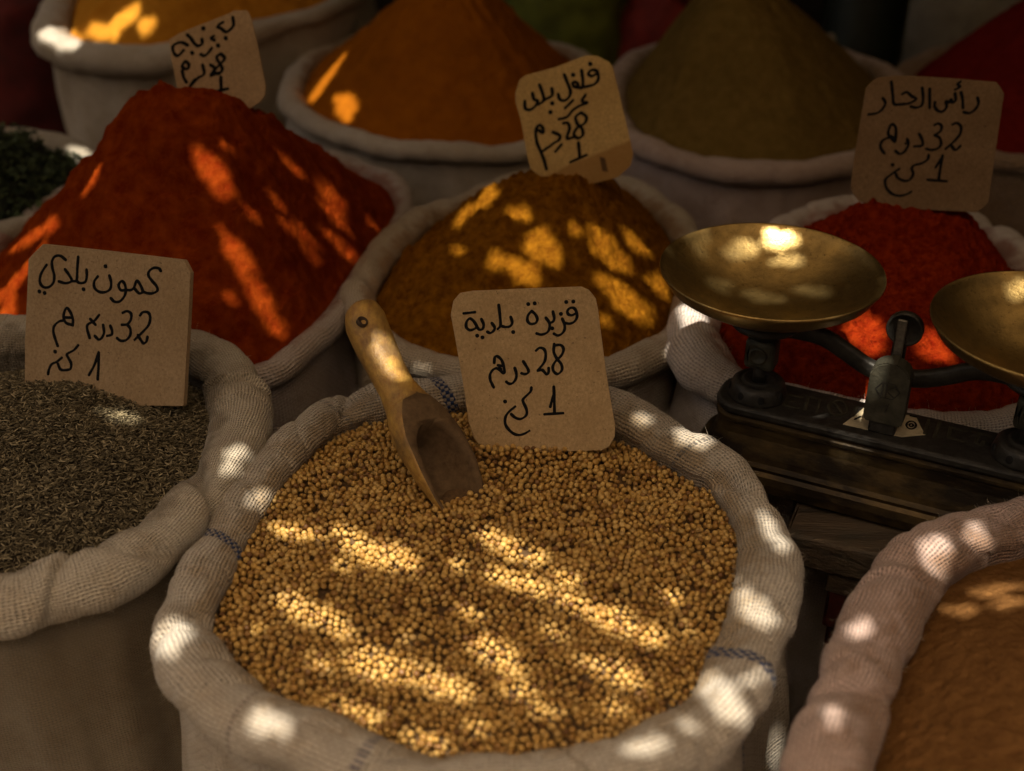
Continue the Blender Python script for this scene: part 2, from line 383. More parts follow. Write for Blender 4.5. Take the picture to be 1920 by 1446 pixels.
# ------------------------------------------------------------------ the sacks
LINEN = (.49, .44, .37); PALE = (.55, .48, .42); PINK = (.50, .37, .325); GREY = (.44, .40, .33)
sack("coriander", [(800, 738), (900, 728), (1010, 735), (1100, 762), (1190, 795), (1265, 835), (1335, 878), (1392, 930), (1425, 985), (1440, 1065, 1.1), (1432, 1145, 1.12), (1400, 1225, 1.12), (1372, 1300, 1.15), (1318, 1375, 1.12), (1220, 1428, 1.1), (1080, 1470, 1.05), (930, 1482), (760, 1460), (620, 1412, 1.02), (500, 1360, 1.03), (410, 1300, 1.06), (352, 1225, 1.1), (345, 1150, .92), (385, 1065, .9), (430, 985, .88), (480, 910, .9), (545, 832, .95), (620, 775, 1.0), (705, 748, 1.05)],
     .572, .0208, "beige sackcloth sack with blue stitched stripes on its rolled rim, holding round coriander seeds", (LINEN, .0034), n=1500, m=60, bulge=.02, wrinkle=1.0,
     pinch=[(1388, 930, .012, .30, .8), (1435, 1030, .02, .12, -1.2), (350, 1150, .012, .25, .6), (432, 1010, .01, .15, 0), (640, 770, .014, .22, .5), (345, 1240, .014, -.12, 0), (1300, 1390, .02, .12, .6), (700, 745, .012, .15, -.5)],
     folds=[(1400, 945, .030, .34, .9), (345, 1180, .016, .26, -.6), (650, 768, -.020, .30, .5), (1250, 850, .018, .22, .7), (430, 1310, .025, .14, .4), (1412, 1195, .03, .20, -.8), (470, 930, -.02, .16, .6), (720, 1450, .03, .16, .4), (1090, 1468, .02, .16, -.5)], dust=(.24, .16, .07), fuzz=2600, seed=1,
     stripes_px=[(415, 1012, -.25, .0055, BLUE, 'check'), (812, 735, .3, .0055, BLUE, 'check'), (1378, 1262, -.15, .0055, BLUE, 'check'), (1320, 862, -.25, .0025, (.10, .09, .08), 'line'), (590, 760, .2, .0022, (.13, .12, .11), 'line'), (690, 1440, 0, .003, (.14, .13, .16), 'line'), (385, 1090, -.2, .0016, (.2, .16, .13), 'line'), (470, 1345, .1, .0016, (.2, .16, .13), 'line')])
sack("cumin", [(452, 790, 1.05), (425, 865), (372, 945, .95), (300, 1030, 1.0), (205, 1085, 1.05), (100, 1115, 1.05), (0, 1135, 1.05), (-150, 1120), (-290, 1040), (-360, 900), (-320, 760), (-200, 670), (-60, 640), (100, 636), (250, 640), (350, 658), (412, 690, 1.05), (446, 735, 1.1)],
     .575, .0268, "pale sackcloth sack with a thick smooth rolled rim, filled with dark cumin seeds", ((.52, .46, .365), .0029), n=1100, m=54, bulge=.012, wrinkle=.8, folds=[(372, 940, .03, .38, .9), (230, 1072, .025, .26, -.8), (440, 735, -.02, .28, .5), (120, 1112, .02, .14, .5)],
     pinch=[(385, 925, .016, .3, .9), (235, 1065, .016, .22, -.8), (425, 715, .014, .25, .5), (140, 1110, .01, .1, .5)], dust=(.13, .10, .06), fuzz=1500, seed=2,
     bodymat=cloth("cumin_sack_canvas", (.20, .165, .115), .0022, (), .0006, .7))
sack("paprika", [(688, 500, .6), (742, 432, .6), (758, 392, .8), (735, 350), (690, 324), (620, 306), (500, 295), (360, 300), (220, 330), (110, 375), (20, 440), (-50, 530), (-20, 625), (120, 690), (300, 722), (450, 712), (540, 682), (630, 600)],
     .546, .016, "grey linen sack with a thin folded rim around a large red paprika mound", ((.47, .40, .36), .0035), n=520, m=30, bulge=.01, wrinkle=.9, dust=(.20, .03, .006), seed=3)
sack("curry", [(674, 572), (702, 500), (762, 435), (855, 385), (955, 352), (1060, 338), (1170, 352), (1245, 400), (1295, 465), (1302, 545), (1272, 622), (1205, 680), (1110, 710), (1000, 716), (880, 698), (770, 668), (700, 632)],
     .552, .0185, "cream cotton sack with rumpled rim around the ochre curry mound", ((.50, .43, .335), .0034), n=520, m=34, bulge=.012, wrinkle=1.1, dust=(.22, .09, .01), seed=4, pinch=[(760, 430, .02, .2, 0), (690, 540, .014, .2, .5)])
sack("chilli", [(1300, 640, 1.15), (1340, 555), (1420, 475), (1530, 418), (1660, 398), (1790, 416), (1880, 462), (1955, 535), (1985, 620), (1995, 710), (1975, 770), (1900, 796, .8), (1790, 798, .8), (1650, 778, .7), (1520, 756, .7), (1400, 738, .8), (1325, 700, 1.2)],
     .556, .023, "white cotton sack with crumpled rim behind the scale, holding bright red chilli powder", ((.68, .61, .57), .003), n=560, m=34, bulge=.012, wrinkle=1.2, dust=(.24, .03, .01), fuzz=700, seed=5, pinch=[(1318, 600, .02, .2, .6), (1850, 440, .016, .25, 0)])
sack("turmeric", [(545, 185), (578, 228), (660, 260), (760, 280), (870, 288), (980, 282), (1080, 250), (1116, 190), (1092, 118), (1020, 86), (900, 70), (760, 70), (640, 90), (570, 128)],
     .56, .0185, "cream linen sack with rolled rim around the tall orange turmeric cone", ((.60, .54, .46), .0034), n=420, m=28, bulge=.01, wrinkle=.9, dust=(.26, .10, .015), seed=6)
sack("cumin_powder", [(1156, 222), (1200, 276), (1300, 308), (1420, 322), (1540, 320), (1632, 290), (1682, 230), (1672, 160), (1602, 112), (1480, 86), (1350, 82), (1215, 106), (1156, 160)],
     .56, .0195, "pinkish linen sack with rolled rim around the tall olive brown cumin powder cone", ((.58, .46, .415), .0034), n=420, m=28, bulge=.008, wrinkle=.8, dust=(.17, .11, .04), seed=7)
sack("saffron_orange", [(98, 60, 1.1, .61), (135, 98, 1.1, .60), (230, 112, 1.05, .60), (330, 104, 1.0, .605), (420, 78, .85, .615), (520, 46, .7, .625), (620, 14, .7, .635), (690, -50, .9, .64), (650, -120, .9, .62), (500, -160, .9, .60), (300, -150, 1, .59), (160, -70, 1.0, .60)],
     .605, .026, "grey white canvas sack with a broad folded rim at the back, holding orange powder", ((.56, .51, .43), .004), n=420, m=28, bulge=.004, taper=.05, wrinkle=.8, dust=(.36, .18, .03), seed=8)
sack("herbs", [(172, 305), (176, 345), (138, 382), (75, 417), (0, 440), (-100, 450), (-220, 420), (-280, 360), (-240, 300), (-120, 268), (20, 258), (112, 274)],
     .555, .016, "small grey sack with a flat rim holding dried green herbs", ((.42, .38, .31), .0034), n=360, m=24, bulge=.006, wrinkle=.7, seed=9)
sack("brown_spice", [(1950, 978), (1872, 988), (1792, 1012), (1732, 1054), (1680, 1106), (1642, 1180, 1.02), (1612, 1260, 1.06), (1584, 1340, 1.1), (1556, 1430, 1.12), (1545, 1520), (1590, 1610), (1690, 1680), (1850, 1720), (2050, 1700), (2200, 1600), (2280, 1450), (2280, 1250), (2200, 1090), (2080, 1005)],
     .575, .0246, "pinkish loosely woven sack with a thick rolled rim beside the scale, holding orange brown powder", (PINK, .0031), n=1100, m=54, bulge=.014, wrinkle=.9, dust=(.17, .08, .025), fuzz=1600, seed=10, folds=[(1672, 1105, -.022, .18, .6), (1860, 993, .03, .30, .9), (1600, 1250, .03, .15, -.6), (1760, 1040, .02, .18, .5), (1575, 1320, -.02, .16, .4)],
     pinch=[(1700, 1080, .016, .2, .7), (1580, 1330, .02, .18, -.6), (1830, 1000, .02, .2, .8), (1885, 990, .012, .12, -.5)])
sack("far_red", [(1690, 150), (1722, 215), (1790, 268), (1880, 298), (2000, 308), (2120, 280), (2180, 210), (2140, 130), (2020, 92), (1880, 84), (1765, 106)],
     .555, .018, "brown sack with a coarse ribbed rolled rim holding dark red powder at the back", ((.28, .19, .12), .006), n=360, m=24, bulge=.01, wrinkle=.8, seed=12)

# ------------------------------------------------------------------ powders
P_pap = powder("paprika_powder", (.150, .0165, .0022), (.27, .046, .0045), 800, 55, .004)
P_cur = powder("curry_powder", (.135, .047, .0035), (.31, .128, .008), 900, 90, .006)
P_chi = powder("chilli_powder", (.165, .010, .0025), (.34, .037, .005), 700, 110, .008, (.06, .006, .003))
P_tur = powder("turmeric_powder", (.25, .075, .005), (.33, .105, .006), 900, 40, .002)
P_cum = powder("ground_cumin", (.13, .085, .021), (.185, .12, .034), 900, 60, .002)
P_saf = powder("orange_powder", (.48, .20, .02), (.58, .26, .03), 900, 60, .002)
P_bro = powder("brown_spice_powder", (.115, .054, .018), (.175, .085, .028), 700, 80, .0016, (.03, .02, .012))
P_red = powder("dark_red_powder", (.12, .008, .006), (.16, .012, .008), 700, 60, .002)

ap = Py(312, 160, 1.33)
heap("paprika_mound", "paprika", ap, .545, P_pap, "large red paprika mound with a nicked top behind the handwritten cumin card", k=.12, sharp=1.12, amp=.007, rill=.006, seed=1, flat_top=.010, apex2=Py(430, 198, 1.34))
ap = Py(1050, 322, 1.385)
heap("curry_mound", "curry", ap, .538, P_cur, "ochre curry powder mound dappled with sunlight between paprika and scale", k=.30, amp=.006, rill=.004, seed=2, lump=.006)
ap = Py(1622, 380, 1.31)
heap("chilli_mound", "chilli", ap, .544, P_chi, "bright red clumpy chilli mound behind the brass scale", k=.24, amp=.007, rill=.004, seed=3, lump=.006, apex2=Py(1765, 386, 1.315))
ap = Py(842, -62, 2.0)
heap("turmeric_mound", "turmeric", ap, .552, P_tur, "tall smooth orange turmeric cone in the middle of the back row", k=.08, amp=.004, rill=.003, seed=4)
ap = Py(1372, -72, 1.95)
heap("ground_cumin_mound", "cumin_powder", ap, .552, P_cum, "tall olive brown cone of ground cumin in the back row", k=.10, amp=.003, rill=.002, seed=5)
ap = Py(330, -130, 2.18)
heap("orange_powder_mound", "saffron_orange", ap, .595, P_saf, "bright orange powder heap at the upper left in the canvas sack", k=.25, amp=.006, rill=.005, seed=6)
ap = Pz(1990, 1420, .610)
heap("brown_spice_mound", "brown_spice", ap, .553, P_bro, "flat orange brown spice powder with dark specks in the pinkish sack", k=.6, inset=.6, amp=.0018, rill=.0004, seed=7)
ap = Py(2030, -60, 2.05)
heap("dark_red_mound", "far_red", ap, .552, P_red, "dark red powder mound in deep shade at the right edge", k=.15, amp=.004, rill=.002, seed=8)

# ------------------------------------------------------------------ coriander seeds (loose seeds nobody could count: one object)
def inside(poly, pts):
    x, y = pts[:, 0], pts[:, 1]; c = np.zeros(len(pts), bool); n = len(poly)
    for i in range(n):
        x1, y1 = poly[i]; x2, y2 = poly[(i+1) % n]
        if y1 == y2: continue
        k = ((y1 > y) != (y2 > y)) & (x < (x2-x1)*(y-y1)/(y2-y1)+x1); c ^= k
    return c
COR = inner_loop("coriander", .35)[::6, :2]
corc = COR.mean(0); corR = .20
CARD_P = Pz(1010, 842, .572)[:2]; TIP_P = Pz(880, 953, .570)[:2]
def zcor(xy):
    xy = np.asarray(xy, float); d = np.linalg.norm((xy-corc)/corR, axis=-1)
    p3 = np.concatenate([xy, xy[..., :1]*0], -1)
    z = .5635 + .013*(1-np.clip(d, 0, 1.2)**2) + .0035*vnoise(p3/.045+3) + .0018*vnoise(p3/.017+8)
    e = xy-CARD_P; z = z + .0045*np.exp(-(e[..., 0]/.075)**2-((e[..., 1]+.006)/.012)**2)
    e = xy-TIP_P; z = z + .004*np.exp(-(((e**2).sum(-1))**.5-.024)**2/.008**2)
    return z
def scatter(poly, spacing, iters=5, fill=1.0, seed=1):
    rng = np.random.default_rng(seed); lo, hi = poly.min(0), poly.max(0)
    n = int((hi-lo).prod()/(spacing**2*.9)*fill); p = rng.random((n, 2))*(hi-lo)+lo
    for it in range(iters):
        kd = kdtree.KDTree(len(p))
        for i, q in enumerate(p): kd.insert((q[0], q[1], 0), i)
        kd.balance(); d = np.zeros_like(p)
        for i, q in enumerate(p):
            for (co, j, dist) in kd.find_range((q[0], q[1], 0), spacing):
                if j != i:
                    v = q-np.array(co[:2]); l = max(dist, 1e-6); d[i] += v/l*(spacing-l)*.42
        p = p + np.clip(d, -spacing*.5, spacing*.5)
    return p[inside(poly, p)]
def ico(sub):
    b = bmesh.new(); bmesh.ops.create_icosphere(b, subdivisions=sub, radius=1.0)
    V = np.array([v.co[:] for v in b.verts]); F = np.array([[v.index for v in f.verts] for f in b.faces]); b.free(); return V, F
IV, IF = ico(2)
def beads(name, centers, rads, mat, jitter=.05, seed=3):
    rng = np.random.default_rng(seed); n = len(centers)
    sc = 1+rng.uniform(-jitter, jitter, (n, 1, 3))
    rot = rng.normal(size=(n, 3, 3)); rot = np.linalg.qr(rot)[0]
    V = np.einsum('nij,nkj->nki', rot, IV[None]*sc)*rads[:, None, None]+centers[:, None, :]
    F = (IF[None]+(np.arange(n)*len(IV))[:, None, None]).reshape(-1, 3)
    return mesh(name, V.reshape(-1, 3), F, mat)
s = NT("coriander_seed"); geo = s.add("ShaderNodeNewGeometry"); rnd = geo.outputs["Random Per Island"]
c = s.ramp(rnd, [(0, (.13, .055, .014)), (.07, (.24, .12, .03)), (.16, (.34, .18, .040)), (.5, (.48, .28, .066)), (.85, (.58, .37, .11)), (1, (.36, .22, .07))])
n1 = s.noise(s.obj(), 500, 2); c = s.mix(s.maprange(n1, .4, .7, 0, .35), c, (.24, .12, .04))
M_cor = s.fin(c, .42, s.bump(n1, .0006), Specular_IOR_Level=.35)
pa = scatter(COR, .0061, 9, .95, 1); pb = scatter(COR, .0057, 5, .92, 2)
def cen(p, dz, jit, seed):
    g = np.random.default_rng(seed); return np.concatenate([p, (zcor(p)+dz+g.uniform(-jit, jit, len(p)))[:, None]], 1)
Cs = np.concatenate([cen(pb, -.0047, .0010, 5), cen(pa, 0, .0012, 6)])
SC_A, SC_B = Pz(880, 949, .574), Py(776, 785, 1.03*.39+.574*0+Pz(868, 930, .574)[1]*.61)
def in_scoop(P):
    v = SC_B-SC_A; L_ = np.linalg.norm(v); v = v/L_; q_ = P-SC_A; t_ = q_@v; d_ = np.linalg.norm(q_-t_[:, None]*v, axis=1)
    return (t_ > .014) & (t_ < L_) & (d_ < .027)
Cs = Cs[~in_scoop(Cs)]
rr = np.clip(RNG.normal(.00248, .00028, len(Cs)), .0017, .0031); small = RNG.random(len(Cs)) < .08; rr[small] *= .72
o = beads("coriander_seeds", Cs, rr, M_cor)
tag(o, "round tan coriander seeds filling the front sack", "coriander seeds", kind="stuff")
# dark sheet under the seeds, painting the shade in their gaps
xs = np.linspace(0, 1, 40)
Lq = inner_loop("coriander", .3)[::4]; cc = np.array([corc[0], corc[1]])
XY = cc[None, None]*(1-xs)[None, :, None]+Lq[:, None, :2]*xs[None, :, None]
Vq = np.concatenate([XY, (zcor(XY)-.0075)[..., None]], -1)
M_under = plain("seed_gap_shade", (.10, .055, .02), .95, 0, .4, 300)
tag(mesh("coriander_gap_sheet", Vq.reshape(-1, 3), gridfaces(len(Lq), 40), M_under), "dark sheet beneath the coriander seeds, coloured as the shade between them", "coriander seeds", kind="stuff")

# ------------------------------------------------------------------ cumin seeds
CUM = inner_loop("cumin", .45)[::6, :2]; cumc = CUM.mean(0)
sgn0 = Pz(220, 715, .60)
def zcum(xy):
    xy = np.asarray(xy, float); d = np.linalg.norm((xy-cumc)/np.array([.17, .15]), axis=-1)
    p3 = np.concatenate([xy, xy[..., :1]*0], -1)
    z = .566 + .034*(1-np.clip(d, 0, 1.25)**2) + .005*vnoise(p3/.05+13) + .0015*vnoise(p3/.012+2)
    e = np.exp(-((xy[..., 0]-sgn0[0]+.03)/.09)**2-((xy[..., 1]-sgn0[1])/.03)**2)
    return z + .008*e
def rods(name, xy, z, length, rad, mat, seed, pitch=.22, seg=5, sides=5):
    rng = np.random.default_rng(seed); n = len(xy)
    yaw = rng.uniform(0, 2*np.pi, n); pit = rng.normal(0, pitch, n); curv = rng.normal(0, .9, n)
    Ln = length*rng.uniform(.6, 1.25, n); t = np.linspace(-.5, .5, seg)
    a = yaw[:, None]+curv[:, None]*t[None]
    cx = np.cumsum(np.cos(a), 1)/seg; cy = np.cumsum(np.sin(a), 1)/seg
    cx -= cx.mean(1)[:, None]; cy -= cy.mean(1)[:, None]
    P = np.stack([cx*np.cos(pit)[:, None], cy*np.cos(pit)[:, None], np.sin(pit)[:, None]*t[None]], -1)*Ln[:, None, None]
    P += np.concatenate([xy, z[:, None]], 1)[:, None]
    T = np.gradient(P, axis=1); T /= np.linalg.norm(T, axis=2)[..., None]
    up = np.array([0, 0, 1.0]); S = np.cross(T, up); S /= np.linalg.norm(S, axis=2)[..., None]+1e-9; U = np.cross(S, T)
    pr = np.sqrt(np.clip(1-(2*t)**2*.93, .02, 1))
    r = rad*rng.uniform(.75, 1.25, n)[:, None]*pr[None]
    ph = np.linspace(0, 2*np.pi, sides, endpoint=False)
    V = P[:, :, None]+r[..., None, None]*(S[:, :, None]*np.cos(ph)[None, None, :, None]+U[:, :, None]*np.sin(ph)[None, None, :, None])
    f = []
    for i in range(seg-1):
        for j in range(sides): f.append([i*sides+j, i*sides+(j+1) % sides, (i+1)*sides+(j+1) % sides, (i+1)*sides+j])
    F = (np.array(f)[None]+(np.arange(n)*seg*sides)[:, None, None]).reshape(-1, 4)
    return mesh(name, V.reshape(-1, 3), F, mat)
s = NT("cumin_seed"); geo = s.add("ShaderNodeNewGeometry")
c = s.ramp(geo.outputs["Random Per Island"], [(0, (.050, .039, .021)), (.4, (.115, .092, .051)), (.75, (.19, .155, .09)), (1, (.38, .315, .19))])
M_cumin = s.fin(c, .7, None, Specular_IOR_Level=.25)
rng = np.random.default_rng(21); lo, hi = CUM.min(0), CUM.max(0); lo[0] = max(lo[0], -.56)
q = rng.random((36000, 2))*(hi-lo)+lo; q = q[inside(CUM, q)]
o = rods("cumin_seeds", q, zcum(q)+rng.uniform(-.003, .002, len(q)), .0078, .00062, M_cumin, 5)
tag(o, "thin curved brown cumin seeds filling the sack at the left edge", "cumin seeds", kind="stuff")
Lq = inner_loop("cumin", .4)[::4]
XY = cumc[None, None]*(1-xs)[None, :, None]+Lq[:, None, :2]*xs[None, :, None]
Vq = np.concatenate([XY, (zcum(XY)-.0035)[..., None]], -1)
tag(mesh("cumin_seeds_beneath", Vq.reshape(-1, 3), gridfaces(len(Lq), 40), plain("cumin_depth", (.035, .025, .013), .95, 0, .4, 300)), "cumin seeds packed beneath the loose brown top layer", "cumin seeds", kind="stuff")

# ------------------------------------------------------------------ dried herbs
HER = inner_loop("herbs", .4); hc = HER[:, :2].mean(0)
def zher(xy):
    d = np.linalg.norm((xy-hc)/np.array([.15, .14]), axis=-1); p3 = np.concatenate([xy, xy[..., :1]*0], -1)
    return .548+.075*(1-np.clip(d, 0, 1.1)**1.6)+.014*vnoise(p3/.03+4)+.008*vnoise(p3/.012)
lo, hi = HER[:, :2].min(0), HER[:, :2].max(0); q = rng.random((9000, 2))*(hi-lo)+lo; q = q[inside(HER[::5, :2], q)]
nq = len(q); P0 = np.concatenate([q, (zher(q)+rng.uniform(-.012, .006, nq))[:, None]], 1)
D = rng.normal(size=(nq, 3)); D[:, 2] *= .6; D /= np.linalg.norm(D, axis=1)[:, None]
E = np.cross(D, rng.normal(size=(nq, 3))); E /= np.linalg.norm(E, axis=1)[:, None]; Nn = np.cross(D, E)
ln = rng.uniform(.006, .014, nq)[:, None]; wd = ln*rng.uniform(.16, .32, (nq, 1))
V = np.stack([P0-D*ln*.5, P0+E*wd+Nn*ln*.10, P0+D*ln*.5, P0-E*wd+Nn*ln*.10, P0-Nn*ln*.05], 1)
F = np.concatenate([np.array([[0, 1, 4], [1, 2, 4], [2, 3, 4], [3, 0, 4]])+5*i for i in range(nq)])
s = NT("dried_herb"); geo = s.add("ShaderNodeNewGeometry")
c = s.ramp(geo.outputs["Random Per Island"], [(0, (.010, .018, .006)), (.6, (.030, .050, .016)), (1, (.075, .105, .040))])
tag(mesh("dried_herbs", V.reshape(-1, 3), F, s.fin(c, .8), smooth=False), "dark green dried herb leaves heaped in the small sack at the left", "herbs", kind="stuff")
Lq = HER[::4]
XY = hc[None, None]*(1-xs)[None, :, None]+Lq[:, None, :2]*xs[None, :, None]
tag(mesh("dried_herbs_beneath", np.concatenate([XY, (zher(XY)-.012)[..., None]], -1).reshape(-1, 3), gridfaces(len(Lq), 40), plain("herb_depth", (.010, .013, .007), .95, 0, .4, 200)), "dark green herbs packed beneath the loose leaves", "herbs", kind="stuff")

# ------------------------------------------------------------------ handwritten cards
def zoomed(x0, y0, sc, dy=0):
    return lambda P: [(x0+x/sc, y0+(y+dy)/sc) for x, y in P]
STROKE_DIR = np.array([.55, 0, -.83])      # the flat of the marker tip
def tube(pts, rad, squash, n, sides=8):
    """a pen stroke: flattened tube lying on the board, normal n"""
    P = np.asarray(pts); T = np.gradient(P, axis=0); T /= np.linalg.norm(T, axis=1)[:, None]+1e-12
    S = np.cross(T, n); S /= np.linalg.norm(S, axis=1)[:, None]+1e-12
    # round ends
    k = 3; a = np.linspace(0, 1, k+1)[:-1]
    L0 = P[0]-T[0]*rad*(1-a)[:, None]; L1 = P[-1]+T[-1]*rad*(1-a[::-1])[:, None]
    rs = np.concatenate([rad*np.sqrt(1-(1-a)**2)+1e-6, rad*(.80+.38*np.abs(T@STROKE_DIR))*(1+.07*np.sin(np.arange(len(P))*.55)), rad*np.sqrt(1-(1-a[::-1])**2)+1e-6])
    P = np.concatenate([L0, P, L1]); S = np.concatenate([np.repeat(S[:1], k, 0), S, np.repeat(S[-1:], k, 0)])
    ph = np.linspace(0, 2*np.pi, sides, endpoint=False)
    V = P[:, None]+rs[:, None, None]*(S[:, None]*np.cos(ph)[None, :, None]+(np.asarray(n)*squash)[None, None]*np.sin(ph)[None, :, None])
    m = len(P); F = gridfaces(m, sides, False).tolist()
    I = [[i*sides+sides-1, (i+1)*sides+sides-1, (i+1)*sides, i*sides] for i in range(m-1)]
    return V.reshape(-1, 3), F+I
def card(key, anchor, normal, outline, lines, label, col, pen, thick=.0035, stain=None, extra=None, grime=None):
    n = np.asarray(normal, float); n /= np.linalg.norm(n); a = np.asarray(anchor)
    pts = np.array([Ppl(x, y, a, n) for x, y in outline])
    # soften corners a little and let the cut edge wander
    Q, _, L = spline_closed(np.concatenate([pts, np.zeros((len(pts), 1))], 1), 4) if False else (pts, 0, 0)
    root = thing("price_card", (float(a[0]), float(a[1]), float(pts[:, 2].min())), label, "price card", "handwritten cardboard price cards")
    bm = bmesh.new(); fr = [bm.verts.new(p) for p in pts]; bk = [bm.verts.new(p-n*thick) for p in pts]
    k = len(pts); bm.faces.new(fr); bm.faces.new(bk[::-1])
    for i in range(k): bm.faces.new([fr[i], bk[i], bk[(i+1) % k], fr[(i+1) % k]])
    bmesh.ops.bevel(bm, geom=[e for e in bm.edges], offset=.0005, segments=1, affect='EDGES')
    st = None
    if stain: q0 = Ppl(*stain[0], a, n); q1 = Ppl(*stain[1], a, n); t = (q1-q0)/np.linalg.norm(q1-q0); nn = np.cross(t, n); nn = nn if nn[2] > 0 else -nn; st = (q0, nn)
    from_bm("board", bm, cardboard("kraft_card_"+key, col, st), root)
    # the second ply of the folded card, a hair smaller, behind
    c0 = pts.mean(0); bm = bmesh.new(); p2 = c0+(pts-c0)*.985
    fr = [bm.verts.new(p-n*(thick+.0006)) for p in p2]; bk = [bm.verts.new(p-n*(thick+.0026)) for p in p2]
    bm.faces.new(fr); bm.faces.new(bk[::-1])
    for i in range(k): bm.faces.new([fr[i], bk[i], bk[(i+1) % k], fr[(i+1) % k]])
    from_bm("backing_ply", bm, cardboard("kraft_back_"+key, tuple(np.array(col)*.8)), root)
    for ln in lines:
        VV, FF = [], []; q = 0
        for st_ in ln:
            if len(st_) == 1:   # a dot
                x, y = st_[0]; st_ = [(x-pen*.25, y-pen*.1), (x, y), (x+pen*.25, y+pen*.15)]; f = 1.3
            else: f = 1.0
            W = np.array([Ppl(x, y, a+n*.00012, n) for x, y in spline_open(st_, 7)])
            d = np.linalg.norm(np.array(Ppl(960, 600, a, n))-CAM) if False else np.dot(a-CAM, _f)
            V, F = tube(W, pen*f*d/FPX, .12, n)
            VV.append(V); FF += [[i+q for i in f_] for f_ in F]; q += len(V)
        mesh("handwritten_line", np.concatenate(VV), FF, M_ink, root)
    return root, a, n

KRAFT = (.47, .325, .165)
# --- coriander card
z1 = zoomed(840, 530, 6); z2 = zoomed(840, 530, 6, 960)
E1 = [z1(q) for q in ([(1430, 350), (1395, 368), (1355, 357), (1343, 322), (1370, 288), (1415, 287), (1445, 330), (1450, 390), (1420, 440), (1370, 462), (1320, 455)], [(1330, 218)], [(1410, 213)],
     [(1285, 405), (1310, 470), (1310, 530), (1280, 575), (1235, 595), (1190, 575)], [(1270, 352)],
     [(1180, 325), (1195, 400), (1180, 440), (1140, 455)], [(1100, 395), (1140, 455), (1140, 520), (1110, 565), (1050, 585), (995, 572)], [(1172, 515)],
     [(940, 320), (900, 370), (895, 430), (930, 465), (985, 455), (1005, 410), (980, 355), (940, 320)], [(903, 242)], [(975, 233)],
     [(705, 385), (722, 450), (700, 490), (650, 500), (605, 490)], [(733, 557)], [(570, 250), (585, 380), (590, 480), (560, 522)],
     [(492, 455), (525, 505), (510, 545), (475, 567), (440, 553)],
     [(375, 410), (400, 470), (390, 520), (355, 530), (325, 500)], [(328, 597)], [(388, 617)],
     [(325, 490), (285, 430), (245, 405), (210, 440), (205, 500), (245, 535), (300, 520), (325, 490)], [(175, 347), (240, 340), (305, 332)])]
E2 = [z1(q) for q in ([(1195, 690), (1190, 780), (1225, 855), (1275, 920), (1280, 985), (1235, 1028), (1190, 1000), (1180, 940), (1215, 880), (1275, 820), (1300, 750), (1270, 705), (1220, 705), (1195, 720)],
     [(990, 765), (1030, 735), (1080, 750), (1100, 810), (1085, 890), (1035, 960), (1010, 992), (1060, 985), (1110, 1032), (1132, 1005), (1132, 960)],
     [(845, 885), (880, 940), (905, 990), (895, 1020), (860, 1030), (825, 1020)], [(750, 960), (770, 1030), (760, 1090), (720, 1135), (680, 1135), (655, 1115)],
     [(520, 905), (528, 838), (560, 832), (602, 872), (625, 935), (635, 1000), (622, 1020), (585, 985), (540, 962)], [(560, 930), (610, 940)], [(600, 975), (560, 965), (510, 978), (475, 1030), (475, 1090), (495, 1140), (515, 1180)])]
E3 = [z2(q) for q in ([(1190, 210), (1195, 350), (1198, 500)], [(1190, 300), (1165, 380), (1150, 440)], [(1085, 522), (1295, 508)],
     [(938, 220), (925, 270), (850, 345), (845, 380), (880, 460), (885, 520), (850, 560), (800, 575), (750, 555), (710, 520)],
     [(755, 435), (680, 500), (645, 560), (645, 630), (680, 690), (740, 740), (800, 755), (860, 740), (915, 708)], [(642, 378)])]
outE = [(845, 590), (850, 564), (862, 550), (885, 546), (1000, 541), (1090, 538), (1104, 544), (1117, 560), (1121, 580), (1135, 690), (1153, 800), (1153, 818), (1142, 838), (1128, 845), (1030, 847), (910, 846), (888, 822), (878, 790), (872, 740), (858, 660)]
card("coriander", Pz(1010, 838, .578), (-.10, -.93, .36), outE, [E1, E2, E3], "upright kraft card handwritten with 28, standing in the coriander seeds", KRAFT, 2.6)
# --- cumin card
z3 = zoomed(40, 450, 6); z4 = zoomed(40, 450, 6, 720)
D1 = [z3(q) for q in ([(1570, 350), (1545, 320), (1490, 315), (1440, 350), (1430, 400), (1470, 460), (1520, 520), (1530, 570), (1480, 600), (1420, 600), (1370, 582)],
     [(1370, 585), (1345, 520), (1300, 460), (1265, 540), (1225, 565), (1180, 562)], [(1270, 545), (1325, 600), (1365, 590)],
     [(1180, 562), (1120, 565), (1095, 510), (1125, 465), (1160, 490), (1175, 560), (1160, 630), (1110, 690), (1050, 695), (1005, 655)],
     [(990, 400), (1010, 480), (1000, 550), (950, 585), (880, 585), (825, 540), (820, 470), (860, 410)], [(947, 297)],
     [(735, 335), (735, 420), (715, 475), (660, 485), (620, 462)], [(700, 555)], [(640, 190), (630, 320), (622, 450), (575, 465)],
     [(490, 330), (540, 400), (565, 460), (500, 487), (420, 467)],
     [(500, 225), (440, 180), (380, 185), (345, 240), (350, 320), (370, 400), (360, 480), (310, 530), (250, 530), (210, 480), (215, 400), (250, 330), (285, 280)], [(203, 580)], [(262, 597)])]
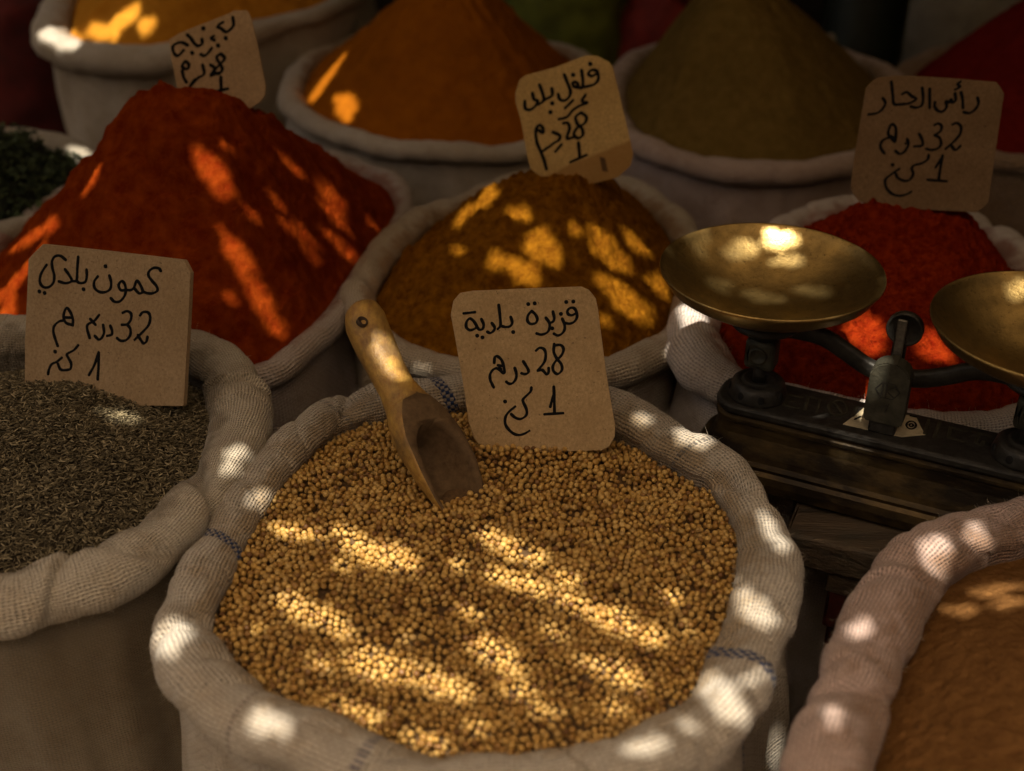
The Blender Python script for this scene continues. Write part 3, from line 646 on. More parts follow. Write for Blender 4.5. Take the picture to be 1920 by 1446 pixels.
D2 = [z4(q) for q in ([(1140, 100), (1190, 82), (1235, 112), (1230, 180), (1190, 228), (1130, 235)], [(1190, 230), (1225, 280), (1225, 350), (1180, 405), (1120, 415), (1075, 385)],
     [(1335, 130), (1370, 92), (1430, 100), (1450, 160), (1430, 240), (1370, 310), (1275, 402)], [(1310, 350), (1340, 400), (1372, 442), (1405, 425), (1420, 370)],
     [(1000, 245), (1020, 300), (1015, 345), (965, 360)], [(920, 235), (930, 320), (905, 380), (870, 400), (825, 360)], [(875, 125), (820, 190), (750, 230), (740, 280), (770, 385)], [(775, 170), (835, 235)],
     [(580, 240), (500, 210), (475, 130), (510, 45), (560, 110), (580, 180), (578, 240)], [(480, 152), (575, 155)], [(480, 185), (420, 200), (370, 250), (360, 310), (380, 390), (410, 475)])]
D3 = [z4(q) for q in ([(640, 465), (590, 520), (515, 565), (530, 610), (560, 670), (550, 730), (490, 745), (440, 735), (410, 672)], [(455, 605), (400, 650), (340, 680), (310, 740), (300, 790)], [(380, 537)],
     [(870, 545), (868, 700), (858, 850)], [(865, 560), (820, 690), (760, 800)])]
outD = [(53, 486), (66, 472), (80, 458), (200, 471), (345, 488), (357, 511), (353, 600), (345, 745), (344, 762), (200, 760), (46, 745), (47, 640)]
card("cumin", Pz(200, 722, .600), (-.22, -.91, .36), outD, [D1, D2, D3], "kraft card with clipped corners handwritten with 32, standing in the dark cumin seeds", (.40, .28, .16), 2.75, thick=.0065)
# --- chilli card
z5 = zoomed(1590, 130, 5.357)
C1 = [z5(q) for q in ([(1300, 285), (1310, 340), (1280, 400), (1220, 440), (1160, 430)], [(1135, 230), (1150, 300), (1155, 390)], [(1130, 125), (1100, 150), (1125, 175), (1075, 205)],
     [(1075, 240), (1080, 310), (1050, 335), (1035, 300), (1020, 335), (985, 320), (990, 380), (950, 425), (900, 415), (870, 370), (875, 330)], [(820, 195), (820, 390)],
     [(745, 185), (755, 290), (740, 360), (690, 385), (630, 375)], [(545, 250), (590, 230), (640, 270), (685, 300), (620, 340), (560, 350), (480, 355)], [(435, 125), (450, 260), (465, 350), (560, 347)],
     [(350, 290), (375, 340), (345, 400), (290, 440), (205, 455)])]
C2 = [z5(q) for q in ([(870, 560), (910, 545), (940, 575), (925, 625), (870, 660)], [(870, 660), (920, 690), (935, 750), (900, 795), (840, 810), (785, 800)],
     [(1050, 555), (1095, 540), (1135, 580), (1125, 650), (1070, 720), (980, 800)], [(1030, 760), (1080, 810), (1130, 770)], [(715, 650), (745, 710), (745, 765), (665, 775)],
     [(595, 700), (605, 760), (570, 825), (520, 850), (475, 820)], [(580, 745), (600, 735)], [(470, 730), (405, 650), (435, 555), (480, 590), (475, 720)], [(450, 690), (400, 690), (345, 720), (325, 780), (365, 845)], [(430, 670), (455, 690)])]
C3 = [z5(q) for q in ([(950, 865), (930, 980), (910, 1110)], [(945, 885), (880, 985)], [(800, 1110), (990, 1125)], [(810, 860), (800, 905), (740, 945), (665, 965), (640, 1000), (655, 1050), (620, 1110), (560, 1120), (500, 1090), (480, 1050)],
     [(515, 1000), (430, 1060), (375, 1110), (385, 1190), (440, 1250), (520, 1270), (590, 1255), (635, 1230)], [(448, 960)])]
outC = z5([(180, 190), (230, 135), (300, 82), (500, 62), (720, 70), (1100, 95), (1490, 130), (1530, 180), (1568, 245), (1500, 700), (1410, 1340), (1355, 1395), (1290, 1440), (800, 1410), (500, 1400), (110, 1330), (60, 1270), (25, 1200), (60, 900), (110, 600)])
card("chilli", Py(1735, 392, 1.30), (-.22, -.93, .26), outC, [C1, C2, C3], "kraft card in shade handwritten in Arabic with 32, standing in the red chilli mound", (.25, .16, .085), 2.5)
# --- curry card
z6 = zoomed(960, 100, 6.025)
B1 = [z6(q) for q in ([(960, 230), (900, 260), (865, 230), (900, 190), (960, 205), (975, 290), (930, 350), (850, 375), (780, 392)], [(785, 190), (800, 300), (800, 380)], [(780, 392), (700, 375), (690, 330), (730, 330), (750, 375)],
     [(590, 240), (625, 330), (660, 430), (640, 500), (590, 535), (540, 520), (520, 460)], [(885, 120)], [(690, 245)], [(450, 395), (455, 470), (420, 500), (360, 530)], [(310, 355), (345, 450), (360, 530), (300, 580)],
     [(230, 450), (250, 520), (290, 540), (260, 600), (200, 640), (150, 620), (145, 540)], [(455, 565)], [(435, 665)], [(830, 470), (790, 540), (850, 560), (770, 590), (690, 640), (620, 720), (530, 745)], [(690, 530), (600, 620)])]
B2 = [z6(q) for q in ([(780, 670), (720, 720), (740, 800), (790, 850), (800, 920), (750, 960), (700, 920), (730, 850), (820, 790), (840, 720), (780, 670)], [(580, 790), (630, 790), (650, 850), (620, 960), (690, 950)],
     [(460, 890), (540, 930), (530, 980), (480, 1010), (440, 1040), (380, 1080)], [(560, 1030), (490, 1110)], [(300, 870), (350, 900), (350, 850), (310, 810), (270, 870), (280, 1000), (320, 1100), (360, 1200), (390, 1310)], [(340, 1110), (430, 1050)])]
B3 = [z6(q) for q in ([(750, 1010), (758, 1090), (765, 1170)], [(660, 1230), (840, 1150)])]
outB = z6([(85, 300), (150, 250), (480, 160), (830, 25), (960, 30), (1100, 100), (1140, 160), (1220, 500), (1340, 1000), (1370, 1150), (1340, 1270), (1200, 1400), (900, 1480), (500, 1470), (330, 1400), (210, 1310), (170, 1150), (100, 760), (40, 560), (35, 450)])
rootB, aB, nB = card("curry", Py(1085, 330, 1.375), (-.12, -.95, .28), outB, [B1, B2, B3], "tilted golden kraft card with a damp corner, standing in the ochre curry mound", (.62, .42, .165), 2.9, stain=(z6([(660, 1255)])[0], z6([(1320, 985)])[0]))
bm = bmesh.new()
sl = np.array([Ppl(*q, aB, nB) for q in z6([(990, 1170), (1050, 1185), (1085, 1340), (1020, 1330)])])
fr = [bm.verts.new(p+nB*.0006) for p in sl]; bk = [bm.verts.new(p-nB*.0008) for p in sl]
bm.faces.new(fr); bm.faces.new(bk[::-1])
for i in range(4): bm.faces.new([fr[i], bk[i], bk[(i+1) % 4], fr[(i+1) % 4]])
from_bm("torn_slit", bm, plain("torn_card", (.12, .06, .02), .9), rootB)
# --- far left card
z7 = zoomed(305, 10, 7.61)
A1 = [z7(q) for q in ([(1000, 170), (1010, 280), (960, 350), (900, 380), (830, 330), (780, 310)], [(800, 280), (860, 240)], [(580, 330)], [(730, 440), (690, 470), (740, 500)], [(900, 470)], [(560, 480), (560, 550), (500, 580), (450, 540), (400, 470), (350, 420)], [(360, 570), (260, 530), (150, 580), (160, 680), (220, 720), (300, 640)], [(420, 680)])]
A2 = [z7(q) for q in ([(790, 575)], [(700, 610), (640, 690), (590, 720), (540, 700)], [(830, 690), (770, 750), (850, 900), (800, 980), (740, 930), (880, 770), (830, 690)], [(680, 850), (740, 900), (690, 1000), (800, 960)], [(570, 850), (590, 980), (500, 1040), (400, 1150)], [(380, 850), (320, 800), (280, 880), (350, 910), (380, 850)], [(280, 930), (300, 1030), (340, 1100)])]
A3 = [z7(q) for q in ([(830, 1020), (835, 1190)], [(760, 1230), (930, 1190)], [(460, 1060), (390, 1150)])]
outA = z7([(90, 490), (240, 400), (400, 330), (700, 215), (960, 110), (1010, 78), (1190, 72), (1225, 100), (1255, 170), (1350, 550), (1470, 1150), (1462, 1280), (1420, 1350), (1370, 1400), (1250, 1470), (700, 1560), (330, 1500), (210, 1200), (130, 800)])
card("far", Py(400, 195, 1.40), (.02, -.95, .28), outA, [A1, A2, A3], "blurred tilted kraft card standing behind the peak of the red paprika mound", (.50, .34, .19), 2.9)

# ------------------------------------------------------------------ wooden scoop
s = NT("worn_scoop_wood"); ob = s.obj(); mp = s.add("ShaderNodeMapping"); mp.inputs["Scale"].default_value = (1, .25, 1); s.link(ob, mp.inputs[0])
g1 = s.noise(mp.outputs[0], 160, 5, .65); g2 = s.noise(ob, 28, 4, .6); g3 = s.noise(mp.outputs[0], 500, 3, .7)
c = s.mix(s.maprange(g1, .35, .68, 0, 1), (.52, .31, .07), (.32, .16, .04))
c = s.mix(s.maprange(g2, .42, .66, 0, .8), c, (.10, .062, .032))
c = s.mix(s.maprange(g3, .55, .75, 0, .35), c, (.08, .04, .02))
M_wood = s.fin(c, .42, s.bump(g3, .0008), Specular_IOR_Level=.45)
tipP = Pz(886, 957, .574); endP = Py(672, 570, 1.03)
axq = []
for (x_, y_), f_ in zip([(672, 570), (699, 638), (737, 716), (783, 790), (830, 862), (886, 957)], (0, .19, .41, .61, .79, 1)): axq.append(Py(x_, y_, endP[1]*(1-f_)+tipP[1]*f_))
AXC = spline_open(axq, 40); AXS = np.concatenate([[0], np.cumsum(np.linalg.norm(np.diff(AXC, axis=0), axis=1))]); AXS /= AXS[-1]
ax = tipP-endP; Ls = np.linalg.norm(ax); ax /= Ls
view = CAM-(tipP+endP)/2; view /= np.linalg.norm(view)
side = np.cross(ax, view); side /= np.linalg.norm(side); upn = np.cross(side, ax)      # upn: towards the viewer
if side[0] < 0: side = -side                                                            # side: to the right
rot = R(37); face = upn*math.cos(rot)+side*math.sin(rot); lat = np.cross(face, ax); lat = lat/np.linalg.norm(lat)
if np.dot(lat, side) < 0: lat = -lat
ts = np.concatenate([np.linspace(0, .06, 10), np.linspace(.08, .5, 40), np.linspace(.51, 1.0, 70)])
def rad_at(t):  return np.interp(t, [0, .012, .035, .09, .2, .32, .42, .50, .58, .68, .80, .92, 1.0], [.002, .010, .0160, .0194, .0186, .0168, .0162, .0196, .0258, .0294, .0292, .0256, .0205])
def cut_at(t):  return np.interp(t, [0, .485, .52, .57, .66, .80, .92, 1.0], [9, 9, .0165, .0150, .0105, .0045, -.003, -.009])
rr_ = np.array([rad_at(t) for t in ts]); k3 = np.array([.25, .5, .25]); rr_[1:-1] = np.convolve(rr_, k3, 'valid')
V = []; NO, NI = 40, 33
for t, r0 in zip(ts, rr_):
    h = min(cut_at(t), r0*.999); p = np.array([np.interp(t, AXS, AXC[:, d_]) for d_ in range(3)])
    a0 = math.asin(max(-1, min(1, h/r0))); hw = math.sqrt(max(r0*r0-h*h, 0))
    ang = np.linspace(a0, -math.pi-a0, NO)
    ring = [p+lat*(r0*math.cos(a))+face*(r0*math.sin(a)) for a in ang]
    tc = .625
    q = max(0, min(1, (t-tc)/.13)); wi = max(0, hw-.0058+.003*max(0, t-.75)/.25)*math.sqrt(1-(1-q)**2) if t > tc else 0
    dep = (max(0, min(1, (t-tc)/.02))**.5)*max(.0, (r0+h)-.0030) if t > tc else 0
    sx = np.linspace(-1, 1, NI)
    for x in sx: ring.append(p+lat*((wi if wi > 0 else hw*.5)*x)+face*(h-dep*max(0, 1-abs(x)**3.2)))
    V.append(ring)
V = np.array(V); nt, nr = len(ts), NO+NI
F = []
for i in range(nt-1):
    for j in range(nr): F.append([i*nr+j, i*nr+(j+1) % nr, (i+1)*nr+(j+1) % nr, (i+1)*nr+j])
F.append(list(range(nr))[::-1])
scp = thing("wooden_scoop", tuple(endP), "worn wooden scoop with a knobbed handle, its bowl pushed into the coriander seeds", "scoop")
o = mesh("scoop_body", V.reshape(-1, 3), F, M_wood, scp)
s = NT("bare_wood_hollow_shade"); g1 = s.noise(s.obj(), 120, 5, .65)      # greyer cut wood, darkened to paint the shade in the hollow
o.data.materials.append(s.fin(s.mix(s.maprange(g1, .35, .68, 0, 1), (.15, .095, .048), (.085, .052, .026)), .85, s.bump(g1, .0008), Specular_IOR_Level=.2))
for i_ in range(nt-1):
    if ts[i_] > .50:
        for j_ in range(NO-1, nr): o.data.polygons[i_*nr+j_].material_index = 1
bm = bmesh.new(); bm.from_mesh(o.data); bmesh.ops.recalc_face_normals(bm, faces=bm.faces); bm.to_mesh(o.data); bm.free()
# hanging hole near the end of the handle: a dark ring and pit
ph = Ppl(680, 602, np.array(axq[0])+ax*.018+face*.0155, face); bm = bmesh.new()
Mh = Matrix.Translation(Vector(ph)) @ Vector(face).to_track_quat('Z', 'Y').to_matrix().to_4x4()
for (ra, rb, za, zb) in ((.0042, .0052, .0008, -.003), ):
    k = 24; A = [[], [], [], []]
    for i in range(k):
        a = 2*math.pi*i/k
        for q, (r_, z_) in enumerate(((rb, zb), (rb*.96, za*.6), (ra, za), (ra*.6, zb))): A[q].append(bm.verts.new(Mh @ Vector((r_*math.cos(a), r_*math.sin(a), z_))))
    for q in range(3):
        for i in range(k): bm.faces.new([A[q][i], A[q][(i+1) % k], A[q+1][(i+1) % k], A[q+1][i]])
    bm.faces.new(A[3])
from_bm("hanging_hole", bm, plain("dark_hole_wood", (.05, .026, .012), .7, 0, .3, 300), scp, smooth=True)

# ------------------------------------------------------------------ brass balance scale
s = NT("old_brass"); ob = s.obj(); g1 = s.noise(ob, 35, 5, .65); g2 = s.noise(ob, 260, 4, .7); g3 = s.noise(ob, 900, 2, .6)
c = s.mix(s.maprange(g1, .35, .65, 0, 1), (.50, .35, .13), (.27, .19, .075))
c = s.mix(s.maprange(g2, .58, .72, 0, .8), c, (.09, .06, .025))
c = s.mix(s.maprange(g3, .66, .72, 0, .6), c, (.04, .03, .015))
M_brass = s.fin(c, s.maprange(g1, .3, .7, .28, .46), s.bump(g2, .0003), Metallic=1.0)
M_iron = plain("black_cast_iron", (.034, .031, .026), .5, .3, .4, 120, .0012)
M_iron2 = plain("greenish_iron", (.060, .056, .038), .6, .3, .35, 90, .0014)
s = NT("worn_bronze_paint"); ob = s.obj(); mp = s.add("ShaderNodeMapping"); mp.inputs["Scale"].default_value = (.5, .5, 1.1); s.link(ob, mp.inputs[0])
g1 = s.noise(mp.outputs[0], 30, 5, .65); g2 = s.noise(mp.outputs[0], 200, 4, .7)
c = s.mix(s.maprange(g1, .42, .68, 0, .9), (.022, .015, .008), (.13, .085, .03)); c = s.mix(s.maprange(g2, .64, .78, 0, .6), c, (.14, .11, .07))
M_bronze = s.fin(c, s.maprange(g2, .3, .7, .32, .6), s.bump(g2, .0005), Metallic=.6)
M_label = plain("cream_label", (.50, .42, .27), .7, 0, .25, 120)
PZ = .580
pl_, pr_ = Pz(1420, 738, PZ), Pz(1918, 855, PZ)
mid = (pl_+pr_)/2; dx = (pr_-pl_)[:2]; HS = np.linalg.norm(dx)/2; ang = math.atan2(dx[1], dx[0])
sc_ = thing("balance_scale", (mid[0], mid[1], PZ-.075), "old twin pan balance scale with brass pans on a black iron base", "scale", rotz=ang)
MS = Matrix.Translation((mid[0], mid[1], PZ)) @ Matrix.Rotation(ang, 4, 'Z')     # local frame: X along the beam, -Y towards the viewer, Z = 0 at the base plate
MSi = MS.inverted(); nup = np.array([0, 0, 1.0])
def sfin(name, bm, mat, smooth=False, parent=None):
    bmesh.ops.transform(bm, matrix=MS, verts=bm.verts)
    return from_bm(name, bm, mat, parent or sc_, smooth)
def rrect(bm, levels, hx, hy, r, seg=8):
    """stack of rounded rectangles: levels = (z, outset)"""
    rings = []
    for z, o_ in levels:
        ring = []
        for cx, cy, a0 in ((hx-r, hy-r, 0), (-hx+r, hy-r, 90), (-hx+r, -hy+r, 180), (hx-r, -hy+r, 270)):
            for q in range(seg+1):
                a = R(a0+90*q/seg); ring.append(bm.verts.new((cx+(r+o_)*math.cos(a), cy+(r+o_)*math.sin(a), z)))
        rings.append(ring)
    n = len(rings[0])
    for a, b in zip(rings, rings[1:]):
        for i in range(n): bm.faces.new([a[i], a[(i+1) % n], b[(i+1) % n], b[i]])
    bm.faces.new(rings[0]); bm.faces.new(rings[-1][::-1])
def lathe(bm, prof, x, y, z, seg=48):
    rings = []
    for r_, h in prof:
        rings.append([bm.verts.new((x+r_*math.cos(2*math.pi*i/seg), y+r_*math.sin(2*math.pi*i/seg), z+h)) for i in range(seg)])
    for a, b in zip(rings, rings[1:]):
        for i in range(seg): bm.faces.new([a[i], a[(i+1) % seg], b[(i+1) % seg], b[i]])
    bm.faces.new(rings[0]); bm.faces.new(rings[-1])
HX, HY = HS+.036, .031
bm = bmesh.new(); rrect(bm, [(0, -.003), (-.001, -.001), (-.003, 0), (-.007, 0), (-.009, -.0015)], HX, HY, .024); sfin("top_plate", bm, M_iron)
bm = bmesh.new(); rrect(bm, [(-.009, -.003), (-.012, -.004), (-.014, -.001), (-.017, -.0005), (-.019, -.003), (-.030, -.0015), (-.042, .003), (-.046, .0045), (-.048, .011), (-.052, .0135), (-.056, .0125), (-.059, .016), (-.066, .018), (-.0745, .018)], HX, HY, .024)
sfin("base", bm, M_bronze)
PANZ = .131; PANR = .0985
for sx in (-1, 1):
    x = sx*HS
    bm = bmesh.new(); lathe(bm, [(.027, -.001), (.0275, .003), (.0255, .010), (.0245, .0135), (.0235, .0145), (.0215, .0160), (.0185, .0165), (.0165, .0150), (.0150, .0175), (.012, .0178), (.0100, .0150)], x, 0, 0)
    cup = sfin("column_cup", bm, M_iron, True)
    for a in (200, 248, 292, 340):  # black ovals standing proud, painting the dark inside the cup's openings
        bm = bmesh.new(); bmesh.ops.create_uvsphere(bm, u_segments=12, v_segments=8, radius=1)
        Mx = Matrix.Translation((x+.0258*math.cos(R(a)), .0258*math.sin(R(a)), .0065)) @ Matrix.Rotation(R(a), 4, 'Z') @ Matrix.Diagonal((.0016, .0034, .0052, 1))
        bmesh.ops.transform(bm, matrix=Mx, verts=bm.verts); sfin("vent_hole_shade", bm, plain("cup_hole_shade", (.003, .003, .003), .9) if sx == -1 and a == 200 else bpy.data.materials["cup_hole_shade"], True, cup)
    bm = bmesh.new(); lathe(bm, [(.0062, .012), (.0062, .036)], x, 0, 0, 20); sfin("column_rod", bm, M_iron, True)
    bm = bmesh.new(); bevbox(bm, x-.0145, x+.0145, -.011, .011, .030, .061, .005, 3); sfin("knife_block", bm, M_iron2)
    bm = bmesh.new(); t = bmesh.new(); lathe(t, [(.0085, 0), (.0085, .0016), (.0068, .0022), (.0062, .0008), (.001, .0006)], 0, 0, 0, 24)
    bmesh.ops.transform(t, matrix=Matrix.Translation((x-.001, -.0108, .046)) @ Matrix.Rotation(R(90), 4, 'X'), verts=t.verts)
    me = bpy.data.meshes.new("t"); t.to_mesh(me); t.free(); bm.from_mesh(me); sfin("block_boss", bm, M_iron2, True)
    bm = bmesh.new(); lathe(bm, [(.010, .060), (.012, .068), (.030, .074), (.034, .0785), (.030, .082), (.010, .083)], x, 0, 0); sfin("pan_support", bm, M_iron, True)
    # pan: shallow spun bowl with a beaded rim
    pro = []
    for t_ in np.linspace(0, 1, 26): r_ = PANR*.94*t_; pro.append((max(r_, .0004), PANZ-.042+.036*(t_**2.1)))
    pro += [(PANR*.962, PANZ-.0035), (PANR*.985, PANZ-.0012), (PANR*1.0, PANZ), (PANR*1.008, PANZ+.0004), (PANR*1.012, PANZ-.0012), (PANR*1.006, PANZ-.0028)]
    for t_ in np.linspace(.985, 0, 24): pro.append((max(PANR*t_, .0004), PANZ-.0048+.0-.040+.036*((t_)**2.1) if t_ < .95 else PANZ-.010+.004*(t_-.95)/.035))
    bm = bmesh.new(); lathe(bm, pro, x, 0, 0, 96); sfin("pan", bm, M_brass, True)
# curved beam between the two knife blocks
def bar(bm, pts, w_, h_, seg=6):
    P = spline_open(pts, seg); T = np.gradient(P, axis=0); rings = []
    for p, t in zip(P, T):
        t = t/np.linalg.norm(t); y = np.array([0, 1.0, 0]); z = np.cross(t, y); ring = []
        for a in range(12):
            an = 2*math.pi*a/12; cy, cz = math.cos(an), math.sin(an)
            cy = math.copysign(abs(cy)**.5, cy); cz = math.copysign(abs(cz)**.5, cz)
            ring.append(bm.verts.new(p+y*(w_/2*cy)-z*(h_/2*cz)))
        rings.append(ring)
    for a, b in zip(rings, rings[1:]):
        for i in range(12): bm.faces.new([a[i], a[(i+1) % 12], b[(i+1) % 12], b[i]])
    bm.faces.new(rings[0]); bm.faces.new(rings[-1])
bm = bmesh.new(); bar(bm, [(-HS, .004, .071), (-HS+.035, .004, .073), (-HS+.055, .004, .071), (-HS+.075, .004, .062), (-.022, .004, .051), (0, .004, .049), (.022, .004, .051), (HS-.075, .004, .060), (HS-.055, .004, .070), (HS-.035, .004, .073), (HS, .004, .071)], .011, .0155)
sfin("beam", bm, M_iron, True)
# centre pillar, its rounded front plate with an emblem, and the pointer
bm = bmesh.new(); bevbox(bm, -.012, .012, -.020, -.006, 0, .014, .002, 2); sfin("pillar_foot", bm, M_iron)
prof = [(-.0165, .012), (-.0175, .020), (-.0172, .056)]+[(-.0172*math.cos(R(a)), .060+.014*math.sin(R(a))) for a in range(0, 181, 12)]+[(.0172, .056), (.0175, .020), (.0165, .012)]
bm = bmesh.new(); fr = [bm.verts.new((x, -.0225, z)) for x, z in prof]; bk = [bm.verts.new((x, -.0045, z)) for x, z in prof]
bm.faces.new(fr); bm.faces.new(bk[::-1]); k = len(prof)
for i in range(k): bm.faces.new([fr[i], bk[i], bk[(i+1) % k], fr[(i+1) % k]])
bmesh.ops.bevel(bm, geom=list(bm.edges), offset=.0018, segments=2, affect='EDGES', clamp_overlap=True)
hous = sfin("pillar_plate", bm, M_iron2)
V_, F_, q_ = [], [], 0
nf = np.array([0, -1.0, 0])
hexr = [(.0105*math.cos(R(a)), .047+.0088*math.sin(R(a))) for a in range(0, 361, 60)]
for st_ in (hexr, [(-.0045, .041), (-.0045, .053)], [(-.001, .0405), (-.001, .0535)], [(.006, .0525), (-.001, .047), (.006, .0415)], [(-.003, .030), (.003, .034), (.001, .025)]):
    W = np.array([(x, -.0228, z) for x, z in st_]); W = np.concatenate([np.linspace(a, b, 5)[:-1] for a, b in zip(W, W[1:])]+[W[-1:]])
    V1, F1 = tube(W, .0006, .0009, nf); V_.append(V1); F_ += [[i+q_ for i in f_] for f_ in F1]; q_ += len(V1)
Vw = np.concatenate(V_); Vw = np.array([MS @ Vector(v) for v in Vw]); mesh("emblem", Vw, F_, M_iron, hous)
bm = bmesh.new(); bevbox(bm, -.0042, .0042, -.004, -.001, .060, .108, .0008, 1); sfin("pointer", bm, plain("worn_steel", (.16, .15, .13), .45, .7, .4, 200))
bm = bmesh.new(); t = bmesh.new(); lathe(t, [(.0158, -.003), (.0160, .003), (.0148, .0042), (.0138, .0036), (.0128, .001), (.001, .0008)], 0, 0, 0, 40)
bmesh.ops.transform(t, matrix=Matrix.Translation((.002, .006, .096)) @ Matrix.Rotation(R(90), 4, 'X'), verts=t.verts)
me = bpy.data.meshes.new("t"); t.to_mesh(me); t.free(); bm.from_mesh(me); sfin("pointer_ring", bm, M_iron, True)
bm = bmesh.new(); bevbox(bm, -.006, .006, .003, .009, 0, .085, .001, 1); sfin("rear_post", bm, M_iron)
# label on the plate and the raised lettering cast into it
def onplate(pts): return np.array([Pz(1340+x/3.31, 680+y/3.31, PZ+.0004) for x, y in pts])
lp = onplate([(795, 382), (860, 335), (930, 278), (1000, 292), (1250, 335), (1280, 400), (1308, 448), (1160, 462), (945, 416)])
bm = bmesh.new(); fr = [bm.verts.new(p) for p in lp]; bk = [bm.verts.new(p-nup*.0003) for p in lp]; bm.faces.new(fr); bm.faces.new(bk[::-1])
for i in range(len(lp)): bm.faces.new([fr[i], bk[i], bk[(i+1) % len(lp)], fr[(i+1) % len(lp)]])
lab = from_bm("maker_label", bm, M_label, sc_)
def relief(name, strokes, rad, mat, parent, hgt=.0003):
    V_, F_, q_ = [], [], 0
    for st_ in strokes:
        P_ = onplate(st_) if len(st_) > 1 else onplate([(st_[0][0]-5, st_[0][1]), st_[0], (st_[0][0]+5, st_[0][1])])
        P_ = np.concatenate([np.linspace(a, b, 4)[:-1] for a, b in zip(P_, P_[1:])]+[P_[-1:]])
        V1, F1 = tube(P_, rad, hgt, nup); V_.append(V1); F_ += [[i+q_ for i in f_] for f_ in F1]; q_ += len(V1)
    return mesh(name, np.concatenate(V_), F_, mat, parent)
circ = lambda cx, cy, rx, ry: [(cx+rx*math.cos(a), cy+ry*math.sin(a)) for a in np.linspace(0, 2*math.pi, 18)]
for g_ in ([circ(1220, 388, 30, 24)], [circ(1220, 388, 12, 9)], [[(1140, 358)]], [[(930, 322), (965, 332)]], [[(1215, 330), (1250, 338)]], [[(870, 352), (905, 335)]]): relief("printed_mark", g_, .0012, M_ink, lab)
for g_ in ([[(540, 215), (450, 195), (440, 230), (515, 244), (440, 230), (430, 262), (522, 281)]], [[(562, 292), (580, 212), (655, 228), (635, 305)]], [circ(765, 280, 58, 46)], [[(745, 250), (795, 312)]], [[(880, 270), (855, 330)]],
           [[(1330, 355), (1305, 440)]], [[(1400, 362), (1365, 462)]], [[(1560, 425), (1465, 402), (1450, 465), (1545, 490)]], [[(1712, 455), (1590, 428), (1645, 440), (1620, 500), (1655, 512), (1672, 490)]]): relief("raised_letter", g_, .0020, M_iron2, sc_, .0016)

# ------------------------------------------------------------------ crate under the scale
s = NT("worn_dark_plank"); ob = s.obj(); mp = s.add("ShaderNodeMapping"); mp.inputs["Rotation"].default_value = (0, 0, R(23)); mp.inputs["Scale"].default_value = (.14, 1, 1); s.link(ob, mp.inputs[0])
g1 = s.noise(mp.outputs[0], 70, 5, .7); g2 = s.noise(ob, 16, 4, .6); g3 = s.noise(mp.outputs[0], 260, 3, .7)
c = s.mix(s.maprange(g1, .35, .7, 0, 1), (.022, .015, .009), (.105, .07, .04)); c = s.mix(s.maprange(g2, .5, .7, 0, .5), c, (.05, .048, .035)); c = s.mix(s.maprange(g3, .62, .75, 0, .7), c, (.22, .17, .11))
M_plank = s.fin(c, s.maprange(g1, .3, .7, .5, .8), s.bump(s.math('ADD', g3, g1), .0022))
M_redbox = plain("scuffed_red_paint", (.075, .014, .008), .38, 0, .5, 60, .0008)
f0, f1 = Pz(1500, 1002, .503), Pz(1750, 1062, .503); dd = (f1-f0)[:2]; ca = math.atan2(dd[1], dd[0])
MC = Matrix.Translation((f0[0], f0[1], 0)) @ Matrix.Rotation(ca, 4, 'Z')
crate = thing("wooden_crate", (f0[0]+.25, f0[1], 0), "dark wooden crate with worn plank lid and scuffed red side, carrying the scale", "crate")
bm = bmesh.new(); bevbox(bm, -.018, .62, .058, .165, .470, .5045, .003, 2, MC); from_bm("lid_plank", bm, M_plank, crate)
bm = bmesh.new(); bevbox(bm, -.014, .62, 0, .0555, .466, .5005, .004, 3, MC); from_bm("lid_plank", bm, M_plank, crate)
bm = bmesh.new(); bevbox(bm, .030, .60, .012, .15, .395, .4655, .003, 2, MC); bevbox(bm, .034, .596, .017, .146, 0, .3945, .003, 2, MC); from_bm("crate_body", bm, M_redbox, crate)
bm = bmesh.new(); bevbox(bm, .028, .602, .007, .0118, .440, .4652, .002, 1, MC); from_bm("edge_batten", bm, M_plank, crate)

# ------------------------------------------------------------------ dark goods at the back of the stall
def stuffed(name, cx, cy, rx, ry, h, mat, label, cat, seed, lean=0.0, top=.55, neck=None):
    """a filled bag: a bulging body that closes to a gathered or rounded top"""
    n, m = 72, 46; th = np.linspace(0, 2*np.pi, n, endpoint=False); t = np.linspace(0, 1, m)
    rad = np.interp(t, [0, .05, .25, .6, .85, .96, 1], [.80, .95, 1.04, 1.0, .84, top, .02])
    X = cx+lean*t[None]*h+rx*rad[None]*np.cos(th)[:, None]; Y = cy+ry*rad[None]*np.sin(th)[:, None]; Z = np.broadcast_to(h*np.interp(t, [0, .85, .96, 1], [0, .9, .985, 1.0])[None], X.shape)
    P = np.stack([X, Y, Z], -1); d = .018*vnoise(np.concatenate([P[..., :2]/.09, P[..., 2:]/.25], -1)+seed)+.006*vnoise(P/.03+seed)
    P[..., 0] += d*np.cos(th)[:, None]; P[..., 1] += d*np.sin(th)[:, None]; P[..., 2] += d*t[None]
    P[..., 2] = np.maximum(P[..., 2], 0.001)
    o = mesh(name, P.reshape(-1, 3), gridfaces(n, m), mat); o.data.transform(Matrix.Translation((-cx, -cy, 0))); o.location = (cx, cy, 0)
    return tag(o, label, cat, "filled bags at the back of the stall")
stuffed("standing_bag", *Py(1060, 0, 2.75)[:2], .16, .14, .60, plain("green_bag", (.13, .15, .015), .8, 0, .4, 14, .004), "olive green filled bag in the back row between the two tall cones", "bag", 2)
stuffed("standing_bag", *Py(1235, 0, 2.72)[:2], .10, .12, .56, plain("red_bag", (.22, .018, .010), .8, 0, .35, 14, .004), "dark red filled bag behind the olive brown cone", "bag", 5)
s = NT("printed_bag"); ob = s.obj(); n1 = s.noise(ob, 11, 3, .6); n2 = s.noise(ob, 17, 2, .5)
